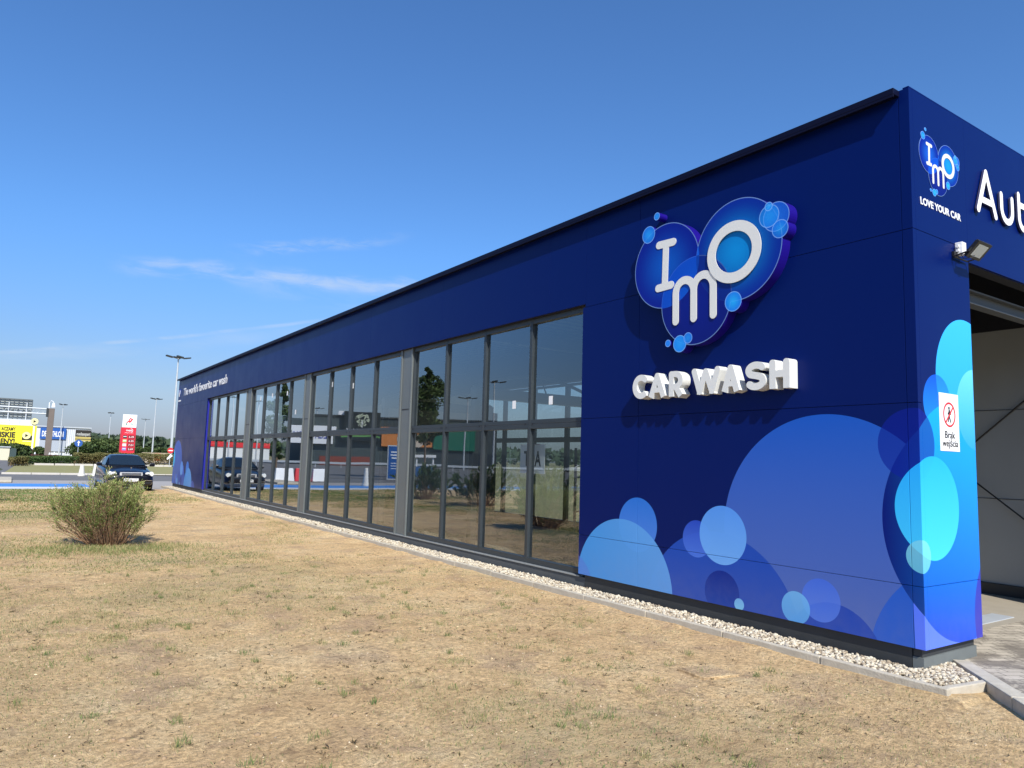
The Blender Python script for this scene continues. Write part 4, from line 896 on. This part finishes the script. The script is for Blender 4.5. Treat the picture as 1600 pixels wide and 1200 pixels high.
    gp = extrude2d([[(-.33, .60), (.33, .60), (.40, .755), (-.40, .755)]]+[circ(-.33, .68, .075, 20), circ(.33, .68, .075, 20)], lambda u, v, d: (u, -2.17+abs(u)*.09-d, v), -.04, .055, 'grille', mat('grille_silver', (.55, .56, .57), .35, metal=.2), E_)
    k = MB()
    for i in range(4): k.box(-.34, .34, -2.222, -2.212, .612+i*.036, .612+i*.036+.011)
    k.build('grille_slats', M_black, gp)
    MB().tube([(0, -2.02, .83), (0, -2.02, .90)], .006, 6).disc((0, -2.025, .925), (0, -1, 0), .030, .008, 16).build('bonnet_emblem', M_chrome, E_)
    pl = MB().box(-.26, .26, -2.258, -2.245, .405, .52).build('number_plate', M_white2, E_)
    text_mesh('plate_lettering', 'P 0 7 2 4 7', M_black, pl, (-.21, -2.26, .43), (1, 0, 0), (0, 0, 1), .065, .40, .002, .02)
    MB().box(-.50, .50, -2.235, -2.20, .26, .36).build('air_intake', M_black, E_, bevel=.01)
    MB().box(-.10, .10, -.70, -.68, 1.10, 1.17).build('interior_mirror', M_black, E_) if False else None
    return E_
car(( -2.12, 31.2, 0), R(1), M_carpaint, 'dark blue saloon car with chrome grille facing the lawn beside the wash building')
for (x, y, rz, p, lb) in ((-97, 158, 1.2, M_whitecar, 'white parked car mirrored left of the far-right glazing bay'), (-86, 118, 1.3, M_silver, 'silver parked car mirrored in the right-hand glazing bay'), (-78, 99, 1.5, M_whitecar, 'white parked car mirrored in the pane nearest the solid wall'), (-104, 178, 1.1, M_silver, 'silver parked car mirrored farthest off before the green store front')):
    car((x, y, .02), rz, p, lb, 'cars parked at the retail park')

# ================================================================== LAMPS, SIGNS AND STORES
def mast(loc, H, lb, group='tall lamp masts', hd=1.0):
    E_ = empty('lamp_mast', loc, random.uniform(0, 1.5), label=lb, cat='lamp mast', group=group)
    MB().tube([(0, 0, 0), (0, 0, H*.5), (0, 0, H-.1)], [.16, .12, .07], 10).build('pole', M_galv, E_)
    MB().box(-.9*hd, .9*hd, -.04, .04, H-.12, H-.04).box(-.04, .04, -.55*hd, .55*hd, H-.12, H-.04).build('cross_arm', M_dark, E_)
    for (x, y) in ((-.95, 0), (.95, 0), (0, .55), (0, -.55)):
        MB().obox((x*hd, y*hd, H-.02), (1, 0, .18*(1 if x > 0 else -1)), (0, 1, 0), (0, 0, 1), .34*hd, .22*hd, .07).build('lamp_head', M_dark, E_)
    return E_
mast((8.29, 83.24, 0), 12, 'pale lamp mast rising right at the far corner of the wash building')
mast((16.9, 155.6, 0), 12, 'pale lamp mast left of the wash building, second tallest in the sky')
mast((29.5, 261.4, 0), 12, 'short looking lamp mast between the price totem and the next taller mast')
mast((16.2, 228.6, 0), 12, 'pale lamp mast just left of the red and white price totem')
mast((3.23, 198.4, 0), 12, 'pale lamp mast in front of the blue sports store sign')
for (x, y, l) in ((-48.6, 151.6, 'lamp mast mirrored above the store roof left of the black tree sign'), (-55.9, 101.7, 'lamp mast mirrored in the second pane right of the middle column'), (-45.7, 76.7, 'lamp mast mirrored high in the third pane right of the middle column'), (-26.4, 136.3, 'lamp mast mirrored in the farthest glazing bay'), (-33.3, 142.8, 'lamp mast mirrored beside the reflected poplar')):
    mast((x, y, 0), 12, l, 'lamp masts of the retail park', 1.2)

def PY(px, py, Y):
    a, b_ = px-800, py-600; A = c_*a+s_*b_; B = -s_*a+c_*b_; d = fw*FPX+rt*A-up*B; q = CAM+d*((Y-CAM.y)/d.y); return q.x, q.z
M_storewall = mat('store_white', (.62, .64, .66), .5, var=.06, vscale=.3); M_storegrey = mat('store_grey', (.36, .40, .46), .5, var=.06, vscale=.3)
# electronics store with yellow hoarding
YA = 150.0; xr, _ = PY(57, 664, YA); _, zt_ = PY(45, 656, YA)
SA = empty('store_building', (xr, YA, 0), label='store with yellow hoarding and white upper wall at the left edge of the view', cat='store')
inv(MB().box(-17, xr, YA, YA+30, 0, zt_).build('wall', M_storewall, SA), SA)
_, z1_ = PY(30, 664.5, YA); _, z0_ = PY(54, 700, YA)
inv(MB().box(-13.5, xr+.1, YA-.25, YA-.02, max(z0_, .8), z1_).build('hoarding', M_yellow, SA), SA)
inv(MB().box(xr-.45, xr-.2, YA-.3, YA-.255, .8, z1_).build('hoarding_edge', M_white2, SA), SA)
M_blackink = mat('black_ink', (.015, .013, .01), .6)
def sline(txt, x0, x1, y0, y1, Y, mt, par, bold=.02, nm='lettering'):
    a, zt2 = PY(x0, y0, Y); b_, zb2 = PY(x1, y1, Y); _, zt3 = PY(x0, y0, Y)
    w_ = b_-a; _, zl = PY(x0, y1, Y)
    return inv(text_mesh(nm, txt, mt, par, (a, Y, (zl+zb2)/2), (1, 0, 0), (0, 0, 1), max(.1, zt2-(zl)), w_, .03, bold), par)
sline('ACZAMY', 2.5, 24, 667, 672.5, YA-.27, M_blackink, SA); sline('ISKIE', 0, 23.5, 674.5, 683, YA-.27, M_blackink, SA, .04); sline('ENY!', 1, 22.5, 685, 693, YA-.27, M_blackink, SA, .04)
a, z2 = PY(34.5, 680, YA); b_, z3 = PY(49.5, 688, YA)
inv(MB().box(a, b_, YA-.30, YA-.26, z3, z2).build('black_panel', M_blackink, SA), SA)
a, z2 = PY(35, 688.8, YA); b_, z3 = PY(49, 690, YA); inv(MB().box(a, b_, YA-.30, YA-.26, z3, z2).build('white_line', M_white2, SA), SA)
a, z2 = PY(41.3, 680.5, YA)
def play(cx, cz, r_, Y, par):
    q = inv(MB().disc((cx, Y, cz), (0, -1, 0), r_, .06, 28).build('play_disc', mat('pale_yellow', (.85, .80, .35), .5), par), par)
    t_ = MB().add([(cx-.3*r_, Y-.09, cz+.45*r_), (cx+.45*r_, Y-.09, cz), (cx-.3*r_, Y-.09, cz-.45*r_)], [(0, 1, 2)]).build('play_triangle', M_blackink, q)
play(a, z2, .62, YA-.31, SA)
a, z2 = PY(54, 658.5, YA); play(a, z2, .55, YA-.2, SA)
inv(MB().tube([(a, YA+.1, zt_-.2), (a, YA+.1, z2)], .06, 6).build('disc_bracket', M_galv, SA), SA)
sline('electro', 0, 21, 656.5, 661, YA-.01, mat('pale_letters', (.85, .80, .6), .5), SA, .03)
for i in range(9):
    x_ = xr-1.0-i*1.5; inv(MB().box(x_, x_+.06, YA-.02, YA, z1_+.05, zt_-.1).build('wall_joint', M_storegrey, SA), SA)
# grey lattice hoarding seen from behind
YL = 150.6
BB = empty('lattice_hoarding', (-8, YL, zt_), label='grey lattice framework of a big roof hoarding seen from behind at the left edge', cat='hoarding frame')
x0_, zt4 = PY(-30, 622, YL); x1_, _ = PY(51.5, 625, YL); _, zb4 = PY(50, 656, YL); _, ztr = PY(40, 624.5, YL)
inv(MB().box(x0_, x1_, YL+.5, YL+.6, zb4+.2, ztr).build('sheet', mat('hoarding_back', (.42, .46, .46), .6, var=.2, vscale=1), BB), BB)
k = MB()
for i in range(12): xx = x1_-i*(x1_-x0_)/11; k.box(xx-.05, xx+.05, YL+.30, YL+.42, zb4-.2, ztr+.05)
for i in range(9): zz = zb4+.2+i*(ztr-zb4-.2)/8; k.box(x0_, x1_, YL+.18, YL+.29, zz-.05-.05*(i % 3 == 2), zz+.05+.05*(i % 3 == 2))
inv(k.build('lattice', mat('lattice_grey', (.11, .125, .13), .5), BB), BB)
k = MB()
for i in range(5): xx = x1_-.8-i*2.6; k.box(xx-.08, xx+.08, YL+.05, YL+.15, zt_-.2, ztr-.5)
inv(k.build('prop', M_galv, BB), BB)
# sports store
YD = 200.0; xl, ztd = PY(57.5, 664, YD); xr2, ztd2 = PY(142, 672, YD)
SD = empty('store_building', (xl, YD, 0), label='long white store with the blue DECATHLON sign beyond the road', cat='store')
inv(MB().box(xl, xr2, YD, YD+40, 0, ztd-.2).build('wall', M_storewall, SD), SD)
a, z2 = PY(62, 687, YD); b_, _ = PY(103, 687, YD); inv(MB().box(a, b_, YD-.3, YD-.02, .9, z2).build('lower_wall', M_storegrey, SD), SD)
a, z2 = PY(63.5, 668, YD); b_, z3 = PY(102, 687.5, YD); _, z4 = PY(102, 669.5, YD)
inv(MB().box(a, b_, YD-.6, YD-.31, z3+.1, (z2+z4)/2).build('sign_board', mat('store_sign_blue', (.015, .09, .35), .45), SD), SD)
sline('DECATHLON', 66, 99, 673.5, 682, YD-.62, M_white2, SD, .03)
for i in range(5):
    a, z2 = PY(104+i*3, 668, YD); inv(MB().box(a, a+.08, YD-.05, YD-.0, 0, ztd-.4).build('wall_joint', M_storegrey, SD), SD)
inv(MB().box(xl-.2, xr2+.1, YD-.35, YD, ztd-.35, ztd-.1).build('roof_trim', M_galv, SD), SD)
YM = 190.0; a, z2 = PY(118.5, 671.5, YM); b_, z3 = PY(142, 683, YM); _, z4 = PY(118.5, 689, YM)
MBd = empty('roadside_board', ((a+b_)/2, YM, 0), label='black roadside board with grey lettering above gold stripes, right of the sports store', cat='hoarding')
inv(MB().box(a, b_, YM, YM+.25, z3, z2).build('board', M_blackink, MBd), MBd)
inv(MB().box(a, b_, YM, YM+.25, z4, z3-.02).build('gold_stripe', mat('gold_sheet', (.45, .36, .10), .5, var=.1), MBd), MBd)
inv(MB().box(a, b_, YM-.02, YM-.005, (z3+z4)/2-.12, (z3+z4)/2+.02).build('dark_stripe', M_dark, MBd), MBd)
sline('mediaexpert', 120, 141, 675.5, 680.5, YM-.02, mat('grey_letters', (.5, .5, .46), .5), MBd, .02)
inv(MB().tube([(a+.6, YM+.3, 0), (a+.6, YM+.3, z2)], .12, 8).build('post', M_galv, MBd), MBd); inv(MB().tube([(b_-.6, YM+.3, 0), (b_-.6, YM+.3, z2)], .12, 8).build('post', M_galv, MBd), MBd)
# fuel price totem
PT = empty('price_totem', (11.05, 143, 0), R(-12), label='tall white and red fuel price totem standing behind the dark car', cat='price sign')
MB().box(-1.12, 1.12, -.2, .2, 5.72, 8.0).build('head_panel', mat('totem_white', (.82, .82, .82), .4), PT, bevel=.02)
MB().box(-1.05, 1.12, -.2, .2, 0.1, 5.71).build('red_panel', mat('totem_red', (.62, .015, .035), .4), PT, bevel=.02)
MB().box(-1.32, -1.06, -.15, .25, 0.1, 5.68).build('side_panel', mat('totem_side', (.45, .02, .04), .4), PT)
mapT = lambda u, v, d: (u, -.2-d, v)
extrude2d(stroke([(-.45, 6.55), (-.15, 6.85), (.05, 7.35), (.25, 7.25)], .16)+stroke([(.0, 6.65), (.25, 6.95), (.40, 7.20)], .22)+stroke([(-.25, 6.75), (.25, 6.85)], .16), mapT, .005, .03, 'bird_emblem', M_red, PT)
extrude2d(stroke([(-.50, 6.20), (-.42, 6.42)], .16)+stroke([(.42, 6.20), (.36, 6.42)], .16), mapT, .005, .03, 'emblem_feet', mat('emblem_green', (.02, .22, .12), .5), PT)
text_mesh('lettering', 'moya', M_white2, PT, (-.42, -.21, 5.05), (1, 0, 0), (0, 0, 1), .36, .9, .02, .02)
extrude2d(stroke(arc(.36, 5.18, .25, .30, -70, 110), .07), mapT, .005, .025, 'swoosh', M_white2, PT)
text_mesh('lettering', 'stacja paliw', M_white2, PT, (-.65, -.21, 4.70), (1, 0, 0), (0, 0, 1), .15, 1.4, .02, .0)
for i, (cc, tx) in enumerate((((.02, .02, .02), '6.49'), ((.35, .55, .2), '6.35'), ((.6, .6, .6), '7.01'), ((.15, .2, .6), '2.69'))):
    z_ = 4.0-i*.72
    MB().box(-.85, -.25, -.22, -.205, z_-.22, z_+.28).build('fuel_tag', mat('fuel_tag_%d' % i, cc, .5), PT); MB().box(-.80, -.30, -.235, -.221, z_+.02, z_+.12).build('tag_stripe', M_white2, PT)
    q = MB().box(-.05, 1.0, -.22, -.205, z_-.24, z_+.30).build('price_display', mat('display_red', (.10, .008, .012), .4), PT)
    text_mesh('price_digits', tx, mat('digits_%d' % i, (.85, .5, .5), .5), q, (.08, -.222, z_-.12), (1, 0, 0), (0, 0, 1), .30, .80, .01, .03)
# traffic gantry with camera
DG = 109.0; g0 = P(73.5, 714, DG); gt = P(81, 637, DG); zA = P(40, 636.5, DG).z; zB = P(40, 644.5, DG).z
GA = empty('road_gantry', (g0.x, g0.y, 0), label='thick brown-grey gantry post with horizontal lattice arm crossing the left edge of the view', cat='road gantry')
MB().box(-.34, .34, -.3, .3, 0, gt.z-.1).build('post', mat('weathered_post', (.16, .13, .11), .8, var=.25, vscale=2), GA, bevel=.03)
k = MB().tube([(-9, 0, zA), (.2, 0, zA-.05)], .085, 8).tube([(-9, 0, zB), (.2, 0, zB-.05)], .085, 8)
for i in range(16): k.tube([(-9+i*.58, 0, zB), (-9+(i+.5)*.58, 0, zA-.03), (-9+(i+1)*.58, 0, zB)], .03, 5)
k.build('lattice_arm', M_galv, GA)
MB().tube([(-.25, 0, gt.z-1.2), (-.3, 0, gt.z+.6), (-.1, 0, gt.z+.9), (.15, 0, gt.z+.7)], .06, 8).build('bracket', M_white2, GA)
MB().tube([(.18, 0, gt.z+.05), (.18, 0, gt.z+.62)], [.24, .14], 14).build('dome_camera', M_white2, GA)
MB().box(-.55, -.30, -.35, .1, gt.z-1.2, gt.z-.1).build('control_box', M_dark, GA)
# small signs
def post_sign(name, pos, zc, r_, lb, cat):
    E_ = empty(name, pos, label=lb, cat=cat); MB().tube([(0, .05, 0), (0, .05, zc+r_)], .035, 8).build('pole', M_galv, E_); return E_
q = P(266.5, 704, 82); NE = post_sign('no_entry_sign', (q.x, q.y, 0), q.z, .30, 'red no entry sign with white bar beside the big lamp mast', 'road sign')
MB().disc((0, 0, q.z), (0, -1, 0), .29, .02, 28).build('red_disc', M_red, NE); MB().box(-.20, .20, -.035, -.022, q.z-.05, q.z+.05).build('white_bar', M_white2, NE)
MB().add([(-.25, 0, q.z-.95), (.25, 0, q.z-.55), (.05, 0, q.z-.35), (-.3, 0, q.z-.8), (-.25, .02, q.z-.95), (.25, .02, q.z-.55), (.05, .02, q.z-.35), (-.3, .02, q.z-.8)], [(0, 1, 2, 3), (4, 7, 6, 5), (0, 4, 5, 1), (2, 6, 7, 3)]).build('lower_plate', M_white2, NE)
q = P(122.8, 692.5, 118); BS = post_sign('direction_sign', (q.x, q.y, 0), q.z, .5, 'round blue sign with white arrow in front of the dark trees', 'road sign')
MB().disc((0, 0, q.z), (0, -1, 0), .50, .02, 28).build('blue_disc', mat('sign_blue', (.02, .09, .32), .5), BS)
extrude2d([[(-.06, q.z-.35), (.06, q.z-.35), (.06, q.z+.1), (-.06, q.z+.1)], [(-.18, q.z+.05), (.18, q.z+.05), (0, q.z+.38)]], lambda u, v, d: (u, -d, v), .022, .035, 'arrow', M_white2, BS)
for i, (px, py, D_, lb) in enumerate(((54, 714, 105, 'short white marker post left of the gantry post'), (77, 713, 104, 'short white marker post touching the gantry post'), (84.5, 712, 130, 'short white marker post right of the gantry post'), (112, 709, 160, 'short white marker post left of the dark trees'))):
    q = P(px, py, D_); setp(MB().tube([(q.x, q.y, 0), (q.x, q.y, 1.0), (q.x, q.y, 1.08)], [.09, .08, .03], 8).build('marker_post', M_white2), lb, 'post', 'white marker posts by the road')
# cones on the kerb behind the shrub
def bollard(x, y, lb, h=.66):
    E_ = empty('concrete_bollard', (x, y, 0), label=lb, cat='bollard', group='tapered white concrete bollards')
    MB().tube([(0, 0, 0), (0, 0, .10), (0, 0, .11), (0, 0, h-.03), (0, 0, h)], [.21, .21, .17, .10, .07], 16).build('cone', mat('bollard_white_%s' % lb[:6], (.66, .63, .56), .8, var=.15, vscale=6), E_, bevel=.01)
    MB().disc((0, 0, h), (0, 0, 1), .05, .012, 12).build('cap', M_conc, E_)
q = g2(127, 744); bollard(q[0], q[1], 'tapered white bollard above the middle of the shrub')
q = g2(148.5, 744); bollard(q[0], q[1], "tapered white bollard touching the dark car's mirror", .72)
bollard(-10.3, 35.8, 'tapered pale bollard mirrored in the second bay beside a shrub', 1.0)
# shed, container, kiosk, wall
YS_ = 105.0
a, z2 = PY(-12, 698, YS_); b_, _ = PY(15.5, 700, YS_); _, z3 = PY(8, 699, YS_)
SH = empty('shed', (b_, YS_, 0), label='low cream coloured shed at the left edge behind the road', cat='shed'); inv(MB().box(a, b_, YS_, YS_+4, 0, z3).build('wall', mat('cream_wall', (.62, .58, .42), .6), SH), SH); inv(MB().box(a-.1, b_+.1, YS_-.15, YS_+4.1, z3+.002, z3+.12).build('roof', M_galv, SH), SH)
a, _ = PY(16, 700, YS_); b_, _ = PY(25, 700, YS_); CO = empty('container', (a, YS_, 0), label='dark green container beside the cream shed', cat='container')
inv(MB().box(a, b_, YS_, YS_+3, 0, z3-.05).build('box', mat('container_green', (.035, .06, .055), .5), CO), CO)
k = MB()
for i in range(5): k.box(a+.1+i*(b_-a)/5, a+.18+i*(b_-a)/5, YS_-.03, YS_-.001, .1, z3-.15)
inv(k.build('ribs', mat('container_rib', (.05, .08, .075), .5), CO), CO)
YK = 150; a, _ = PY(141, 700, YK); b_, _ = PY(149, 700, YK); _, z3 = PY(145, 699.5, YK)
KI = empty('kiosk', (a, YK, 0), label='small white kiosk in front of the tall dark trees', cat='kiosk')
inv(MB().box(a, b_, YK, YK+1.5, .0, z3*.35).build('base', M_white2, KI), KI); inv(MB().box(a, a+.15, YK, YK+1.5, z3*.35, z3-.1).box(b_-.15, b_, YK, YK+1.5, z3*.35, z3-.1).build('frame', M_white2, KI), KI); inv(MB().box(a-.1, b_+.1, YK-.1, YK+1.6, z3-.1, z3+.05).build('roof', M_white2, KI), KI)
YW = 112; a, _ = PY(222, 708, YW); b_, z3 = PY(268, 709, YW); _, z2 = PY(246, 707.5, YW)
LW = empty('low_wall', (a, YW, 0), label='low sand coloured wall beyond the hedge right of the car roof', cat='wall'); inv(MB().box(a, b_, YW, YW+.3, 0, z2).build('wall', mat('sand_wall', (.42, .34, .23), .8, var=.1), LW), LW); inv(MB().box(a+1.6, a+2.4, YW-.05, YW-.002, .3, z2-.1).build('orange_panel', mat('orange_sheet', (.6, .16, .05), .6), LW), LW)

# ---- retail park mirrored in the glazing (stands left of and beyond the photographer)
O_ = Vector((-50.8, 124.2, 0)); t_ = Vector((.9135, .4067, 0)); n_ = Vector((.4067, -.9135, 0))
RZ = math.atan2(t_.y, t_.x)
RB = empty('retail_building', O_, RZ, label='long dark grey retail building with coloured fascias mirrored in the glazing', cat='retail building')
M_rib = mat('ribbed_dark_cladding', (.055, .07, .07), .5); g, b = parts_of(M_rib); t = g.n('ShaderNodeTexCoord'); wv = g.n('ShaderNodeTexWave'); wv.inputs['Scale'].default_value = 1.2; g.l(t.outputs['Object'], wv.inputs['Vector'])
g.l(g.mix(wv.outputs['Fac'], (.04, .052, .052), (.075, .095, .093)), b.inputs['Base Color'])
MB().box(-70, 13.5, 0, 40, 0, 9.3).build('wall', M_rib, RB); MB().box(13.52, 17.2, 4, 40, 0, 8.7).build('side_wall', M_rib, RB)
MB().box(-70, 13.6, -.15, 0, 9.0, 9.35).build('roof_trim', M_dark, RB)
MB().box(1.5, 11, -.12, -.02, .1, 1.7).build('red_base', mat('brick_red', (.22, .05, .03), .8), RB)
MB().box(-66, -10, -.12, -.02, .1, 3.0).build('shop_front', mat('shop_front', (.04, .05, .055), .3), RB)
MB().box(8.2, 16.6, -.9, -.1, 3.9, 7.15).build('fascia', M_white2, RB, bevel=.03)
fs = MB().box(.17, 6.9, -1.0, -.1, 4.6, 10.1).build('fascia', mat('fascia_black', (.01, .016, .02), .4), RB, bevel=.03)
MB().box(-9.5, .0, -.7, -.1, 3.75, 7.5).build('fascia', mat('fascia_orange', (.60, .22, .06), .5, var=.2, vscale=.6), RB, bevel=.03)
MB().box(-18.0, -9.7, -.6, -.1, 3.4, 7.95).build('fascia', mat('fascia_green', (.0, .13, .075), .5), RB, bevel=.03)
text_mesh('lettering', 'DECATHLON', mat('deep_blue_ink', (.02, .03, .30), .5), RB, (8.9, -.92, 4.9), (1, 0, 0), (0, 0, 1), 1.15, 7.0, .03, .02)
text_mesh('lettering', 'AURA PARK', M_white2, RB, (.55, -1.02, 6.1), (1, 0, 0), (0, 0, 1), .85, 6.0, .03, .01)
k = MB(); rr_ = np.random.default_rng(4)
for i in range(90):
    a_ = rr_.random()*6.283; q_ = math.sqrt(rr_.random())*1.25; k.disc((3.3+math.cos(a_)*q_, -1.0, 8.65+math.sin(a_)*q_*.95), (0, -1, 0), .07+.05*rr_.random(), .03, 8)
k.build('tree_emblem', mat('emblem_pale', (.62, .68, .50), .5), RB); MB().box(3.22, 3.38, -1.03, -1.0, 7.2, 8.5).build('emblem_trunk', M_white2, RB)
extrude2d(stroke([(.3, 5.35), (2.0, 5.65), (4.0, 5.5), (6.8, 5.4)], .28, False, False), lambda u, v, d: (u, -1.0-d, v), .0, .03, 'green_swoosh', mat('swoosh_green', (.12, .32, .08), .5), RB)
MB().box(6.95, 8.0, -.5, .4, 9.36, 10.1).build('roof_unit', M_white2, RB)
extrude2d([circ(-4.5, 5.2, 1.6, 32), circ(-6.8, 4.9, 1.2, 32)], lambda u, v, d: (u, -.7-d, v), .0, .03, 'picture', mat('picture_pale', (.6, .5, .4), .5), RB)
extrude2d([circ(-3.0, 6.6, .5, 24)], lambda u, v, d: (u, -.7-d, v), .0, .03, 'red_dot', M_red, RB)
RS = empty('store_building', (-33, 210, 0), label='red topped pale store mirrored low in the bays beside the far column', cat='store'); MB().box(-22, 12, 0, 20, 0, 4.6).build('wall', M_storewall, RS); MB().box(-22, 12, -.3, -.02, 3.4, 4.8).build('red_fascia', M_red, RS)
GR = empty('guard_rail', (-30, 100, 0), RZ, label='long pale guard rail mirrored across the middle of the panes', cat='guard rail')
MB().box(-60, 22, 0, .06, .55, .85).build('rail', M_galv, GR)
for i in range(21): MB().box(-60+i*4, -59.9+i*4, .07, .2, 0, .8).build('post', M_galv, GR)
# barriers, totem and cabin
def barrier(x, y, mt, lb, rz=0):
    E_ = empty('water_barrier', (x, y, 0), rz, label=lb, cat='barrier', group='plastic road barriers in a row')
    MB().add([(-.55, -.22, 0), (.55, -.22, 0), (.55, .22, 0), (-.55, .22, 0), (-.48, -.09, .80), (.48, -.09, .80), (.48, .09, .80), (-.48, .09, .80)], [(0, 3, 2, 1), (4, 5, 6, 7), (0, 1, 5, 4), (1, 2, 6, 5), (2, 3, 7, 6), (3, 0, 4, 7)]).build('body', mt, E_, bevel=.03)
    MB().tube([(0, 0, .80), (0, 0, .84)], .05, 10).build('filler_cap', M_black, E_)
barrier(-7.65, 42.0, M_white2, 'white plastic barrier mirrored next to the dark car'); barrier(-8.8, 42.1, M_red, 'red plastic barrier mirrored between two white ones'); barrier(-10.0, 42.2, M_white2, 'white plastic barrier mirrored right of the red one')
AT = empty('advertising_totem', (-17.1, 46.6, 0), R(20), label='narrow blue advertising totem mirrored left of the middle grey column', cat='advertising totem')
MB().box(-.52, .52, -.12, .12, 0, 2.55).build('frame', M_galv, AT, bevel=.01); MB().box(-.44, .44, -.14, -.121, .1, 2.47).build('poster', mat('poster_blue', (.02, .10, .33), .4, var=.3, vscale=3), AT)
for i, (z_, w_) in enumerate(((2.0, .5), (1.78, .6), (1.56, .4), (1.2, .5), (1.0, .55), (.8, .5))): MB().box(-w_/2, w_/2, -.146, -.141, z_, z_+(.09 if i < 3 else .04)).build('text_line', M_white2, AT)
CB = empty('cabin', (-24.8, 56.5, 0), R(25), label='small white roofed cabin with blue lower half mirrored right of the middle column', cat='cabin')
MB().box(-.8, .8, -.6, .6, 0, .9).build('lower_wall', mat('cabin_blue', (.03, .11, .30), .5), CB); MB().box(-.8, -.68, -.6, .6, .901, 1.7).box(.68, .8, -.6, .6, .901, 1.7).box(-.1, .1, -.6, .6, .901, 1.7).build('frame', M_white2, CB); MB().box(-.95, .95, -.75, .75, 1.701, 1.95).build('roof', M_white2, CB, bevel=.02)
